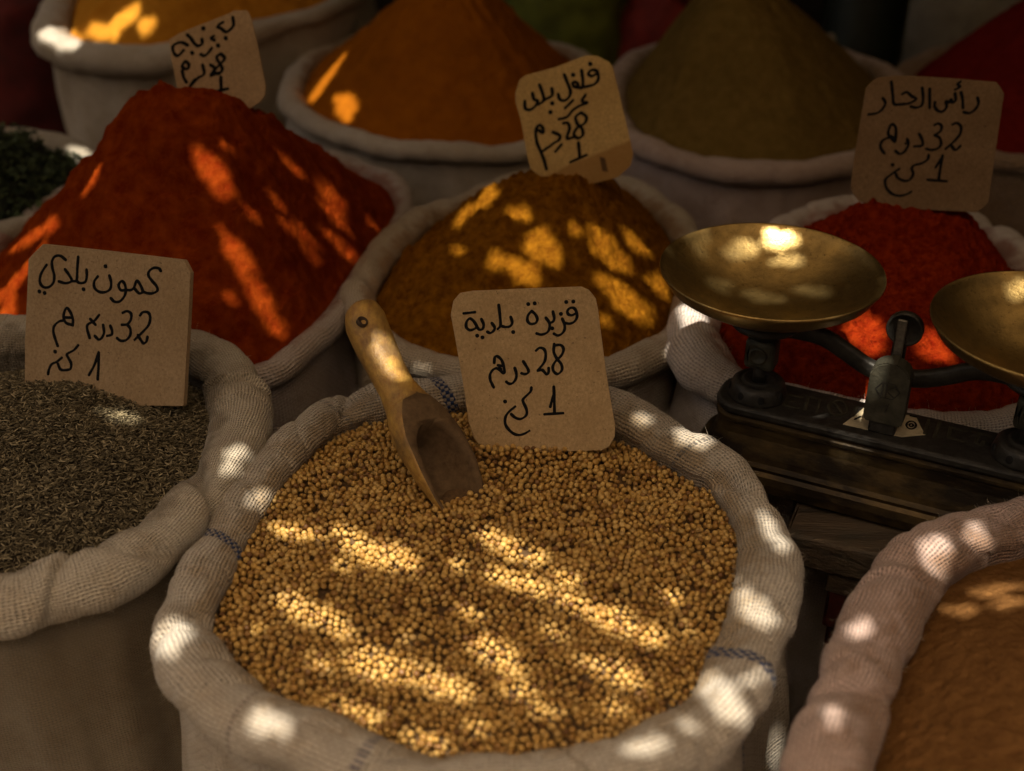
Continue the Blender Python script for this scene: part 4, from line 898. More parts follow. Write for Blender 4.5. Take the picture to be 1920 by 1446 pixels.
c = s.mix(s.maprange(n1, .5, .54, 0, 1), (.55, .51, .40), (.08, .07, .05)); c = s.mix(s.maprange(n2, .60, .63, 0, 1), c, (.16, .02, .012))
stuffed("standing_bag", *Py(1515, 20, 2.45)[:2], .075, .09, .52, s.fin(c, .75), "white printed bag with dark and red marks at the right of the olive cone", "bag", 8)
bm = bmesh.new(); x_, y_ = Py(1625, 0, 2.6)[:2]
t = [(.075, 0), (.082, .004), (.084, .02), (.084, .20), (.086, .205), (.086, .215), (.084, .22), (.084, .44), (.086, .445), (.086, .455), (.084, .46), (.084, .60), (.078, .612), (.060, .618), (.058, .64), (.010, .642)]
lathe(bm, t, 0, 0, 0, 40); o = from_bm("metal_drum", bm, plain("dark_green_drum", (.010, .015, .008), .5, 0, .4, 20), None, True); o.location = (x_, y_, 0)
tag(o, "black green drum standing between printed bag and grey sack", "drum")
stuffed("standing_bag", *Py(1830, -20, 2.9)[:2], .26, .16, .62, plain("grey_bag", (.36, .33, .27), .9, 0, .3, 12, .004), "large grey filled bag standing at the upper right", "bag", 14)
stuffed("standing_bag", *Py(-40, 0, 2.45)[:2], .20, .17, .66, plain("dark_red_cloth_bag", (.075, .004, .003), .9, 0, .4, 14, .004), "very dark red filled bag at the left edge behind the herbs", "bag", 19)
# low plank table behind the middle row
M_btable = plain("brown_table", (.085, .045, .020), .7, 0, .4, 25, .001)
tb = thing("plank_bench", (.35, 2.5, 0), "low brown plank bench behind the tall cones", "bench")
bm = bmesh.new(); bevbox(bm, -.25, 1.25, 2.33, 2.44, .385, .42, .004, 2); from_bm("seat_plank", bm, M_btable, tb)
for x in (-.18, 1.18):
    bm = bmesh.new(); bevbox(bm, x-.03, x+.03, 2.35, 2.42, 0, .385, .003, 1); from_bm("leg", bm, M_btable, tb)

# ------------------------------------------------------------------ awning: an unseen shade cloth, its gaps shaped to cast the sun patches
AWZ = 1.90
HOLES = []  # gap outlines projected back along the sun from the wanted light patches
#HOLES_BEGIN
HOLES = [
  [(-0.354, 0.263), (-0.349, 0.259), (-0.341, 0.255), (-0.334, 0.256), (-0.324, 0.252), (-0.322, 0.255), (-0.316, 0.254), (-0.311, 0.256), (-0.316, 0.258), (-0.324, 0.261), (-0.316, 0.262), (-0.32, 0.263), (-0.323, 0.265), (-0.333, 0.271), (-0.341, 0.273), (-0.35, 0.277), (-0.357, 0.279), (-0.365, 0.279), (-0.367, 0.28), (-0.358, 0.272), (-0.361, 0.273), (-0.359, 0.271)],
  [(-0.288, 0.234), (-0.274, 0.217), (-0.262, 0.209), (-0.258, 0.212), (-0.257, 0.216), (-0.253, 0.217), (-0.25, 0.218), (-0.245, 0.219), (-0.249, 0.224), (-0.255, 0.232), (-0.259, 0.242), (-0.269, 0.248), (-0.279, 0.253), (-0.289, 0.26), (-0.299, 0.268), (-0.309, 0.271), (-0.311, 0.265), (-0.303, 0.258), (-0.302, 0.252), (-0.304, 0.25), (-0.301, 0.247), (-0.296, 0.24)],
  [(-0.265, 0.215), (-0.255, 0.218), (-0.259, 0.211), (-0.249, 0.209), (-0.247, 0.213), (-0.243, 0.212), (-0.237, 0.207), (-0.237, 0.21), (-0.233, 0.213), (-0.235, 0.219), (-0.233, 0.222), (-0.238, 0.228), (-0.24, 0.231), (-0.244, 0.233), (-0.251, 0.241), (-0.255, 0.237), (-0.256, 0.231), (-0.262, 0.237), (-0.268, 0.237), (-0.263, 0.232), (-0.269, 0.227), (-0.268, 0.226)],
  [(-0.178, 0.236), (-0.173, 0.23), (-0.169, 0.228), (-0.162, 0.222), (-0.157, 0.222), (-0.149, 0.217), (-0.144, 0.216), (-0.141, 0.218), (-0.137, 0.217), (-0.136, 0.223), (-0.135, 0.226), (-0.141, 0.234), (-0.157, 0.239), (-0.153, 0.243), (-0.162, 0.246), (-0.168, 0.25), (-0.177, 0.259), (-0.183, 0.265), (-0.188, 0.259), (-0.196, 0.264), (-0.188, 0.249), (-0.182, 0.246)],
  [(-0.164, 0.188), (-0.158, 0.183), (-0.15, 0.183), (-0.14, 0.177), (-0.132, 0.179), (-0.124, 0.174), (-0.113, 0.172), (-0.126, 0.18), (-0.112, 0.174), (-0.135, 0.187), (-0.131, 0.187), (-0.138, 0.191), (-0.146, 0.204), (-0.155, 0.205), (-0.166, 0.207), (-0.178, 0.213), (-0.181, 0.211), (-0.182, 0.208), (-0.182, 0.205), (-0.184, 0.204), (-0.185, 0.201), (-0.173, 0.194)],
  [(-0.111, 0.16), (-0.106, 0.158), (-0.099, 0.149), (-0.092, 0.147), (-0.086, 0.145), (-0.075, 0.143), (-0.079, 0.148), (-0.069, 0.143), (-0.072, 0.148), (-0.073, 0.158), (-0.072, 0.16), (-0.082, 0.169), (-0.092, 0.167), (-0.1, 0.177), (-0.105, 0.173), (-0.113, 0.182), (-0.121, 0.186), (-0.125, 0.185), (-0.133, 0.185), (-0.135, 0.181), (-0.128, 0.172), (-0.12, 0.166)],
  [(-0.081, 0.141), (-0.074, 0.14), (-0.071, 0.14), (-0.068, 0.132), (-0.063, 0.132), (-0.06, 0.133), (-0.056, 0.131), (-0.054, 0.132), (-0.05, 0.134), (-0.051, 0.137), (-0.053, 0.14), (-0.052, 0.143), (-0.056, 0.147), (-0.062, 0.15), (-0.067, 0.149), (-0.07, 0.151), (-0.074, 0.157), (-0.079, 0.154), (-0.081, 0.155), (-0.086, 0.153), (-0.088, 0.151), (-0.085, 0.145)],
  [(-0.331, 0.167), (-0.329, 0.163), (-0.324, 0.159), (-0.318, 0.154), (-0.313, 0.151), (-0.307, 0.148), (-0.305, 0.154), (-0.303, 0.153), (-0.31, 0.164), (-0.314, 0.171), (-0.314, 0.172), (-0.316, 0.174), (-0.32, 0.182), (-0.324, 0.184), (-0.329, 0.187), (-0.335, 0.191), (-0.339, 0.19), (-0.339, 0.186), (-0.341, 0.184), (-0.343, 0.184), (-0.346, 0.184), (-0.337, 0.173)],
  [(-0.306, 0.153), (-0.302, 0.147), (-0.297, 0.143), (-0.293, 0.142), (-0.286, 0.136), (-0.282, 0.136), (-0.276, 0.136), (-0.276, 0.14), (-0.284, 0.149), (-0.286, 0.153), (-0.287, 0.154), (-0.291, 0.163), (-0.292, 0.162), (-0.297, 0.165), (-0.303, 0.169), (-0.31, 0.174), (-0.312, 0.171), (-0.316, 0.173), (-0.315, 0.168), (-0.318, 0.168), (-0.312, 0.16), (-0.316, 0.159)],
  [(-0.186, 0.118), (-0.185, 0.115), (-0.182, 0.109), (-0.176, 0.108), (-0.17, 0.102), (-0.163, 0.099), (-0.157, 0.098), (-0.155, 0.105), (-0.16, 0.111), (-0.159, 0.118), (-0.163, 0.12), (-0.16, 0.12), (-0.163, 0.127), (-0.167, 0.13), (-0.174, 0.138), (-0.18, 0.139), (-0.185, 0.138), (-0.187, 0.135), (-0.192, 0.135), (-0.196, 0.135), (-0.196, 0.132), (-0.192, 0.123)],
  [(-0.278, 0.108), (-0.275, 0.103), (-0.263, 0.097), (-0.253, 0.095), (-0.247, 0.097), (-0.243, 0.097), (-0.231, 0.089), (-0.228, 0.094), (-0.228, 0.096), (-0.226, 0.101), (-0.229, 0.107), (-0.232, 0.11), (-0.239, 0.115), (-0.249, 0.121), (-0.257, 0.127), (-0.266, 0.128), (-0.274, 0.131), (-0.275, 0.126), (-0.274, 0.121), (-0.278, 0.119), (-0.284, 0.118), (-0.279, 0.112)],
  [(-0.226, 0.088), (-0.222, 0.084), (-0.219, 0.083), (-0.212, 0.078), (-0.209, 0.082), (-0.202, 0.073), (-0.198, 0.074), (-0.195, 0.077), (-0.19, 0.075), (-0.189, 0.08), (-0.19, 0.087), (-0.197, 0.091), (-0.204, 0.093), (-0.208, 0.099), (-0.211, 0.101), (-0.216, 0.104), (-0.223, 0.108), (-0.228, 0.107), (-0.235, 0.111), (-0.236, 0.105), (-0.231, 0.1), (-0.227, 0.095)],
  [(-0.17, 0.084), (-0.162, 0.082), (-0.159, 0.08), (-0.156, 0.081), (-0.153, 0.079), (-0.151, 0.08), (-0.146, 0.079), (-0.147, 0.083), (-0.15, 0.084), (-0.149, 0.084), (-0.149, 0.087), (-0.152, 0.09), (-0.157, 0.093), (-0.161, 0.096), (-0.162, 0.09), (-0.166, 0.096), (-0.169, 0.091), (-0.171, 0.09), (-0.173, 0.089), (-0.174, 0.088), (-0.166, 0.087), (-0.175, 0.087)],
  [(-0.104, 0.103), (-0.098, 0.099), (-0.09, 0.093), (-0.082, 0.088), (-0.072, 0.087), (-0.066, 0.088), (-0.065, 0.09), (-0.072, 0.096), (-0.074, 0.098), (-0.07, 0.101), (-0.074, 0.104), (-0.078, 0.113), (-0.085, 0.117), (-0.093, 0.113), (-0.103, 0.12), (-0.107, 0.114), (-0.11, 0.112), (-0.118, 0.114), (-0.121, 0.111), (-0.106, 0.106), (-0.118, 0.107), (-0.113, 0.105)],
  [(-0.277, 0.065), (-0.272, 0.063), (-0.264, 0.057), (-0.256, 0.053), (-0.252, 0.053), (-0.25, 0.054), (-0.251, 0.056), (-0.253, 0.058), (-0.249, 0.057), (-0.25, 0.062), (-0.254, 0.063), (-0.258, 0.068), (-0.262, 0.07), (-0.268, 0.072), (-0.274, 0.074), (-0.284, 0.077), (-0.277, 0.072), (-0.291, 0.081), (-0.284, 0.074), (-0.286, 0.073), (-0.277, 0.067), (-0.279, 0.067)],
  [(-0.234, 0.041), (-0.232, 0.04), (-0.23, 0.039), (-0.224, 0.036), (-0.22, 0.037), (-0.212, 0.031), (-0.21, 0.035), (-0.21, 0.037), (-0.209, 0.037), (-0.208, 0.037), (-0.206, 0.038), (-0.205, 0.038), (-0.211, 0.044), (-0.213, 0.047), (-0.218, 0.046), (-0.223, 0.046), (-0.229, 0.05), (-0.231, 0.046), (-0.238, 0.048), (-0.242, 0.049), (-0.237, 0.047), (-0.234, 0.043)],
  [(-0.133, 0.2), (-0.121, 0.191), (-0.119, 0.195), (-0.116, 0.194), (-0.113, 0.192), (-0.111, 0.192), (-0.111, 0.197), (-0.109, 0.197), (-0.11, 0.199), (-0.11, 0.202), (-0.114, 0.203), (-0.118, 0.205), (-0.121, 0.204), (-0.123, 0.204), (-0.127, 0.208), (-0.13, 0.209), (-0.132, 0.209), (-0.135, 0.205), (-0.136, 0.204), (-0.125, 0.201), (-0.126, 0.201), (-0.13, 0.201)],
  [(-0.379, 0.303), (-0.38, 0.3), (-0.381, 0.297), (-0.379, 0.293), (-0.378, 0.29), (-0.375, 0.293), (-0.373, 0.297), (-0.371, 0.297), (-0.369, 0.298), (-0.368, 0.301), (-0.367, 0.305), (-0.367, 0.307), (-0.366, 0.312), (-0.366, 0.314), (-0.367, 0.313), (-0.368, 0.315), (-0.369, 0.315), (-0.372, 0.316), (-0.375, 0.314), (-0.376, 0.31), (-0.377, 0.308), (-0.379, 0.308)],
  [(-0.333, 0.041), (-0.326, 0.036), (-0.32, 0.033), (-0.315, 0.034), (-0.313, 0.035), (-0.307, 0.031), (-0.304, 0.031), (-0.304, 0.034), (-0.302, 0.036), (-0.303, 0.039), (-0.306, 0.043), (-0.31, 0.048), (-0.316, 0.05), (-0.321, 0.055), (-0.327, 0.059), (-0.331, 0.058), (-0.332, 0.056), (-0.332, 0.053), (-0.333, 0.052), (-0.338, 0.052), (-0.336, 0.049), (-0.334, 0.045)],
  [(-0.42, 0.127), (-0.415, 0.12), (-0.409, 0.113), (-0.404, 0.109), (-0.398, 0.105), (-0.394, 0.107), (-0.393, 0.114), (-0.393, 0.118), (-0.392, 0.122), (-0.391, 0.126), (-0.391, 0.133), (-0.395, 0.139), (-0.397, 0.144), (-0.403, 0.153), (-0.406, 0.149), (-0.41, 0.147), (-0.413, 0.144), (-0.416, 0.142), (-0.421, 0.142), (-0.42, 0.137), (-0.419, 0.133), (-0.42, 0.13)],
  [(-0.017, 0.382), (-0.013, 0.376), (-0.007, 0.373), (-0.004, 0.371), (-0, 0.369), (0.003, 0.366), (0.007, 0.363), (0.008, 0.367), (0.011, 0.368), (0.014, 0.371), (0.013, 0.378), (0.011, 0.383), (0.018, 0.454), (-0.007, 0.402), (-0.01, 0.4), (-0.013, 0.398), (-0.016, 0.395), (-0.016, 0.387)],
  [(0.04, 0.248), (0.041, 0.242), (0.043, 0.237), (0.043, 0.227), (0.045, 0.223), (0.047, 0.223), (0.049, 0.221), (0.051, 0.223), (0.053, 0.225), (0.054, 0.234), (0.052, 0.246), (0.051, 0.252), (0.052, 0.259), (0.051, 0.264), (0.049, 0.27), (0.047, 0.273), (0.045, 0.277), (0.042, 0.279), (0.041, 0.271), (0.042, 0.265), (0.041, 0.261), (0.04, 0.255)],
  [(0.007, 0.152), (0.011, 0.145), (0.015, 0.135), (0.02, 0.133), (0.022, 0.136), (0.023, 0.138), (0.024, 0.141), (0.028, 0.141), (0.029, 0.144), (0.027, 0.15), (0.027, 0.155), (0.024, 0.161), (0.02, 0.168), (0.015, 0.172), (0.005, 0.202), (0.011, 0.174), (0.007, 0.182), (0.004, 0.18), (0.004, 0.172), (0.004, 0.169), (0.004, 0.164), (0.004, 0.159)],
  [(-0.034, 0.071), (-0.03, 0.062), (-0.028, 0.056), (-0.025, 0.05), (-0.02, 0.045), (-0.015, 0.043), (-0.01, 0.043), (-0.004, 0.053), (-0.006, 0.057), (-0.008, 0.061), (-0.007, 0.065), (-0.009, 0.072), (0.01, 0.089), (0.013, 0.093), (-0.013, 0.077), (-0.018, 0.085), (-0.023, 0.096), (-0.028, 0.094), (-0.03, 0.092), (-0.032, 0.089), (-0.037, 0.092), (-0.034, 0.088)],
  [(-0.087, 0.021), (-0.086, 0.02), (-0.087, 0.018), (-0.09, 0.016), (-0.088, 0.015), (-0.086, 0.014), (-0.083, 0.013), (-0.078, 0.014), (-0.073, 0.016), (-0.07, 0.018), (-0.069, 0.02), (-0.064, 0.021), (-0.061, 0.023), (-0.062, 0.024), (-0.061, 0.026), (-0.063, 0.027), (-0.065, 0.029), (-0.069, 0.028), (-0.074, 0.027), (-0.078, 0.027), (-0.083, 0.026), (-0.086, 0.023)],
  [(-0.261, 0.549), (-0.258, 0.548), (-0.255, 0.547), (-0.253, 0.546), (-0.253, 0.546), (-0.252, 0.546), (-0.252, 0.546), (-0.251, 0.546), (-0.251, 0.547), (-0.253, 0.549), (-0.254, 0.55), (-0.256, 0.551), (-0.259, 0.552), (-0.261, 0.553), (-0.263, 0.553), (-0.268, 0.554), (-0.266, 0.553), (-0.265, 0.552), (-0.266, 0.552), (-0.264, 0.551), (-0.265, 0.551), (-0.263, 0.55)],
  [(-0.051, 0.414), (-0.05, 0.412), (-0.048, 0.41), (-0.046, 0.41), (-0.044, 0.409), (-0.042, 0.407), (-0.041, 0.408), (-0.039, 0.409), (-0.037, 0.409), (-0.037, 0.411), (-0.037, 0.414), (-0.039, 0.416), (-0.042, 0.417), (-0.043, 0.419), (-0.044, 0.42), (-0.046, 0.421), (-0.049, 0.422), (-0.051, 0.422), (-0.053, 0.422), (-0.054, 0.42), (-0.052, 0.417), (-0.051, 0.415)],
  [(-0.473, 0.757), (-0.465, 0.746), (-0.459, 0.737), (-0.452, 0.735), (-0.448, 0.738), (-0.447, 0.742), (-0.447, 0.745), (-0.442, 0.745), (-0.44, 0.748), (-0.443, 0.752), (-0.444, 0.758), (-0.448, 0.765), (-0.455, 0.771), (-0.462, 0.778), (-0.468, 0.779), (-0.474, 0.784), (-0.481, 0.788), (-0.481, 0.782), (-0.479, 0.777), (-0.479, 0.773), (-0.478, 0.77), (-0.478, 0.765)],
  [(-0.456, 0.681), (-0.451, 0.675), (-0.447, 0.668), (-0.441, 0.66), (-0.435, 0.659), (-0.433, 0.663), (-0.432, 0.666), (-0.431, 0.668), (-0.427, 0.669), (-0.426, 0.672), (-0.429, 0.677), (-0.43, 0.683), (-0.433, 0.688), (-0.438, 0.692), (-0.444, 0.696), (-0.448, 0.697), (-0.454, 0.701), (-0.46, 0.705), (-0.457, 0.697), (-0.456, 0.692), (-0.456, 0.69), (-0.456, 0.686)],
  [(-0.434, 0.642), (-0.433, 0.635), (-0.43, 0.631), (-0.427, 0.626), (-0.423, 0.621), (-0.419, 0.62), (-0.414, 0.618), (-0.414, 0.624), (-0.417, 0.633), (-0.416, 0.636), (-0.416, 0.64), (-0.416, 0.646), (-0.418, 0.653), (-0.421, 0.657), (-0.424, 0.665), (-0.428, 0.667), (-0.431, 0.663), (-0.434, 0.662), (-0.436, 0.66), (-0.439, 0.658), (-0.44, 0.654), (-0.436, 0.646)],
  [(-0.381, 0.867), (-0.381, 0.863), (-0.38, 0.859), (-0.38, 0.853), (-0.378, 0.851), (-0.374, 0.851), (-0.371, 0.856), (-0.369, 0.861), (-0.366, 0.861), (-0.363, 0.863), (-0.362, 0.866), (-0.361, 0.869), (-0.36, 0.872), (-0.361, 0.877), (-0.362, 0.882), (-0.367, 0.881), (-0.369, 0.883), (-0.373, 0.888), (-0.376, 0.884), (-0.377, 0.878), (-0.377, 0.873), (-0.378, 0.871)],
  [(-0.377, 0.842), (-0.378, 0.838), (-0.378, 0.833), (-0.374, 0.833), (-0.372, 0.829), (-0.371, 0.826), (-0.369, 0.827), (-0.366, 0.828), (-0.362, 0.828), (-0.358, 0.83), (-0.355, 0.834), (-0.356, 0.839), (-0.36, 0.844), (-0.359, 0.849), (-0.36, 0.854), (-0.361, 0.856), (-0.363, 0.86), (-0.366, 0.86), (-0.369, 0.861), (-0.373, 0.858), (-0.374, 0.851), (-0.375, 0.846)],
  [(-0.398, 0.761), (-0.401, 0.758), (-0.406, 0.752), (-0.403, 0.754), (-0.407, 0.749), (-0.407, 0.747), (-0.406, 0.744), (-0.4, 0.746), (-0.396, 0.752), (-0.394, 0.753), (-0.391, 0.756), (-0.388, 0.76), (-0.385, 0.764), (-0.385, 0.767), (-0.381, 0.771), (-0.38, 0.775), (-0.384, 0.776), (-0.385, 0.778), (-0.386, 0.777), (-0.39, 0.775), (-0.394, 0.772), (-0.396, 0.765)],
  [(-0.375, 0.801), (-0.374, 0.797), (-0.372, 0.793), (-0.368, 0.793), (-0.365, 0.793), (-0.363, 0.79), (-0.36, 0.79), (-0.358, 0.792), (-0.355, 0.793), (-0.353, 0.795), (-0.35, 0.798), (-0.351, 0.803), (-0.352, 0.806), (-0.351, 0.811), (-0.353, 0.815), (-0.357, 0.815), (-0.36, 0.812), (-0.362, 0.808), (-0.365, 0.809), (-0.368, 0.807), (-0.37, 0.805), (-0.373, 0.805)],
  [(-0.41, 0.845), (-0.411, 0.844), (-0.409, 0.844), (-0.409, 0.842), (-0.411, 0.84), (-0.407, 0.843), (-0.404, 0.844), (-0.402, 0.846), (-0.399, 0.847), (-0.395, 0.846), (-0.393, 0.848), (-0.391, 0.849), (-0.388, 0.852), (-0.388, 0.854), (-0.389, 0.855), (-0.394, 0.854), (-0.398, 0.854), (-0.399, 0.856), (-0.401, 0.856), (-0.404, 0.854), (-0.407, 0.852), (-0.41, 0.85)],
  [(-0.726, 0.683), (-0.739, 0.681), (-0.743, 0.679), (-0.713, 0.683), (-0.736, 0.656), (-0.702, 0.584), (-0.697, 0.59), (-0.7, 0.683), (-0.69, 0.692), (-0.656, 0.72), (-0.663, 0.723), (-0.671, 0.722), (-0.693, 0.716), (-0.712, 0.719), (-0.719, 0.711), (-0.729, 0.706), (-0.744, 0.699)],
  [(-0.675, 0.746), (-0.672, 0.741), (-0.664, 0.735), (-0.661, 0.731), (-0.659, 0.729), (-0.656, 0.728), (-0.653, 0.728), (-0.65, 0.732), (-0.647, 0.735), (-0.645, 0.741), (-0.647, 0.744), (-0.649, 0.745), (-0.65, 0.75), (-0.652, 0.755), (-0.653, 0.759), (-0.659, 0.763), (-0.663, 0.764), (-0.669, 0.771), (-0.672, 0.767), (-0.673, 0.762), (-0.675, 0.759), (-0.675, 0.753)],
  [(-0.613, 0.774), (-0.613, 0.768), (-0.615, 0.765), (-0.617, 0.76), (-0.614, 0.762), (-0.609, 0.764), (-0.605, 0.765), (-0.601, 0.765), (-0.597, 0.766), (-0.594, 0.77), (-0.592, 0.772), (-0.59, 0.777), (-0.587, 0.78), (-0.587, 0.782), (-0.587, 0.786), (-0.589, 0.786), (-0.591, 0.789), (-0.595, 0.79), (-0.599, 0.783), (-0.602, 0.778), (-0.61, 0.779), (-0.604, 0.775)],
  [(-0.421, 0.617), (-0.42, 0.615), (-0.42, 0.613), (-0.418, 0.612), (-0.418, 0.61), (-0.416, 0.608), (-0.414, 0.61), (-0.411, 0.61), (-0.408, 0.61), (-0.407, 0.614), (-0.407, 0.618), (-0.408, 0.622), (-0.409, 0.623), (-0.407, 0.628), (-0.408, 0.629), (-0.409, 0.63), (-0.41, 0.632), (-0.413, 0.631), (-0.415, 0.629), (-0.417, 0.626), (-0.418, 0.623), (-0.42, 0.62)],
  [(-0.141, 0.715), (-0.135, 0.704), (-0.127, 0.698), (-0.123, 0.698), (-0.118, 0.688), (-0.113, 0.686), (-0.11, 0.69), (-0.106, 0.692), (-0.104, 0.696), (-0.103, 0.703), (-0.104, 0.711), (-0.11, 0.723), (-0.113, 0.73), (-0.117, 0.744), (-0.124, 0.749), (-0.129, 0.746), (-0.131, 0.742), (-0.134, 0.741), (-0.14, 0.747), (-0.142, 0.741), (-0.142, 0.733), (-0.145, 0.727)],
  [(-0.155, 0.685), (-0.154, 0.677), (-0.149, 0.671), (-0.145, 0.666), (-0.141, 0.667), (-0.137, 0.669), (-0.132, 0.667), (-0.13, 0.671), (-0.131, 0.677), (-0.129, 0.683), (-0.13, 0.692), (-0.135, 0.7), (-0.141, 0.702), (-0.146, 0.7), (-0.149, 0.703), (-0.154, 0.712), (-0.158, 0.709), (-0.163, 0.709), (-0.167, 0.706), (-0.168, 0.701), (-0.166, 0.691), (-0.159, 0.689)],
  [(-0.183, 0.703), (-0.181, 0.698), (-0.178, 0.694), (-0.174, 0.689), (-0.171, 0.691), (-0.17, 0.695), (-0.168, 0.699), (-0.166, 0.701), (-0.164, 0.703), (-0.164, 0.706), (-0.165, 0.708), (-0.164, 0.71), (-0.167, 0.712), (-0.171, 0.712), (-0.174, 0.714), (-0.177, 0.718), (-0.181, 0.719), (-0.182, 0.716), (-0.181, 0.712), (-0.183, 0.711), (-0.184, 0.71), (-0.184, 0.708)],
  [(-0.071, 0.726), (-0.07, 0.716), (-0.067, 0.709), (-0.061, 0.71), (-0.056, 0.71), (-0.051, 0.706), (-0.045, 0.703), (-0.041, 0.706), (-0.034, 0.706), (-0.03, 0.722), (-0.028, 0.728), (-0.032, 0.735), (-0.041, 0.739), (-0.042, 0.743), (-0.044, 0.747), (-0.049, 0.751), (-0.054, 0.756), (-0.06, 0.754), (-0.067, 0.759), (-0.073, 0.746), (-0.07, 0.735), (-0.069, 0.73)],
  [(-0.06, 0.652), (-0.056, 0.648), (-0.055, 0.641), (-0.048, 0.633), (-0.041, 0.638), (-0.035, 0.634), (-0.028, 0.631), (-0.023, 0.636), (-0.017, 0.643), (-0.015, 0.653), (-0.011, 0.661), (-0.011, 0.668), (-0.023, 0.665), (-0.031, 0.667), (-0.035, 0.675), (-0.04, 0.681), (-0.047, 0.687), (-0.053, 0.683), (-0.06, 0.68), (-0.069, 0.681), (-0.069, 0.669), (-0.063, 0.66)],
  [(-0.196, 0.833), (-0.198, 0.825), (-0.201, 0.817), (-0.199, 0.813), (-0.194, 0.815), (-0.192, 0.806), (-0.19, 0.801), (-0.188, 0.808), (-0.184, 0.806), (-0.179, 0.809), (-0.174, 0.825), (-0.17, 0.837), (-0.174, 0.861), (-0.175, 0.862), (-0.175, 0.872), (-0.175, 0.879), (-0.183, 0.885), (-0.192, 0.876), (-0.192, 0.844)],
  [(-0.225, 0.824), (-0.225, 0.817), (-0.224, 0.805), (-0.22, 0.796), (-0.217, 0.792), (-0.211, 0.792), (-0.208, 0.798), (-0.205, 0.801), (-0.202, 0.811), (-0.2, 0.814), (-0.198, 0.815), (-0.199, 0.821), (-0.198, 0.826), (-0.201, 0.85), (-0.207, 0.861), (-0.21, 0.864), (-0.214, 0.867), (-0.219, 0.873), (-0.224, 0.869), (-0.222, 0.85), (-0.22, 0.829), (-0.224, 0.828)],
  [(-0.159, 0.774), (-0.155, 0.773), (-0.15, 0.772), (-0.148, 0.764), (-0.145, 0.759), (-0.142, 0.758), (-0.139, 0.76), (-0.137, 0.762), (-0.134, 0.763), (-0.132, 0.765), (-0.134, 0.769), (-0.134, 0.772), (-0.135, 0.78), (-0.138, 0.783), (-0.142, 0.787), (-0.146, 0.785), (-0.148, 0.786), (-0.151, 0.788), (-0.154, 0.787), (-0.156, 0.786), (-0.159, 0.784), (-0.159, 0.779)],
  [(-0.031, 0.763), (-0.03, 0.759), (-0.027, 0.753), (-0.024, 0.75), (-0.02, 0.749), (-0.017, 0.745), (-0.013, 0.749), (-0.01, 0.751), (-0.006, 0.757), (-0.004, 0.76), (-0.003, 0.763), (-0.007, 0.772), (-0.013, 0.771), (-0.013, 0.778), (-0.015, 0.786), (-0.018, 0.785), (-0.022, 0.785), (-0.027, 0.782), (-0.031, 0.779), (-0.034, 0.775), (-0.031, 0.769), (-0.03, 0.766)],
  [(-0.013, 0.712), (-0.009, 0.709), (-0.007, 0.708), (-0.007, 0.702), (-0.005, 0.697), (-0.002, 0.695), (0.002, 0.695), (0.006, 0.697), (0.011, 0.698), (0.011, 0.705), (0.009, 0.71), (0.01, 0.714), (0.01, 0.721), (0.011, 0.727), (0.006, 0.73), (0.003, 0.734), (-0.001, 0.734), (-0.004, 0.729), (-0.007, 0.722), (-0.009, 0.719), (-0.012, 0.715)],
  [(-0.426, 1.287), (-0.421, 1.279), (-0.415, 1.262), (-0.407, 1.253), (-0.401, 1.254), (-0.398, 1.262), (-0.399, 1.27), (-0.394, 1.268), (-0.389, 1.268), (-0.391, 1.277), (-0.391, 1.283), (-0.393, 1.295), (-0.399, 1.306), (-0.405, 1.313), (-0.412, 1.314), (-0.417, 1.316), (-0.425, 1.325), (-0.429, 1.321), (-0.429, 1.313), (-0.428, 1.306), (-0.426, 1.3), (-0.429, 1.294)],
  [(-0.471, 1.393), (-0.481, 1.377), (-0.481, 1.363), (-0.479, 1.354), (-0.474, 1.353), (-0.471, 1.349), (-0.47, 1.338), (-0.462, 1.349), (-0.455, 1.368), (-0.448, 1.373), (-0.442, 1.385), (-0.432, 1.387), (-0.425, 1.396), (-0.425, 1.421), (-0.419, 1.453), (-0.42, 1.464), (-0.437, 1.428), (-0.431, 1.444), (-0.443, 1.418), (-0.448, 1.416), (-0.455, 1.415), (-0.463, 1.405)],
  [(-0.827, 1.547), (-0.842, 1.541), (-0.831, 1.535), (-0.824, 1.535), (-0.821, 1.533), (-0.814, 1.532), (-0.804, 1.53), (-0.828, 1.488), (-0.79, 1.536), (-0.776, 1.545), (-0.757, 1.553), (-0.753, 1.56), (-0.757, 1.563), (-0.757, 1.566), (-0.757, 1.57), (-0.752, 1.577), (-0.758, 1.577), (-0.77, 1.575), (-0.779, 1.577), (-0.795, 1.571), (-0.807, 1.561), (-0.819, 1.555)],
  [(-0.76, 1.533), (-0.757, 1.529), (-0.754, 1.528), (-0.754, 1.524), (-0.752, 1.52), (-0.747, 1.523), (-0.744, 1.524), (-0.74, 1.526), (-0.737, 1.529), (-0.733, 1.531), (-0.732, 1.536), (-0.731, 1.541), (-0.728, 1.548), (-0.732, 1.549), (-0.737, 1.547), (-0.741, 1.547), (-0.744, 1.547), (-0.747, 1.55), (-0.751, 1.549), (-0.754, 1.545), (-0.76, 1.543), (-0.762, 1.539)],
  [(-0.852, 1.552), (-0.846, 1.55), (-0.843, 1.546), (-0.835, 1.541), (-0.828, 1.54), (-0.818, 1.536), (-0.808, 1.535), (-0.806, 1.539), (-0.808, 1.544), (-0.815, 1.548), (-0.815, 1.551), (-0.813, 1.554), (-0.819, 1.558), (-0.824, 1.562), (-0.832, 1.567), (-0.84, 1.568), (-0.848, 1.568), (-0.851, 1.564), (-0.853, 1.561), (-0.862, 1.56), (-0.862, 1.557), (-0.857, 1.554)],
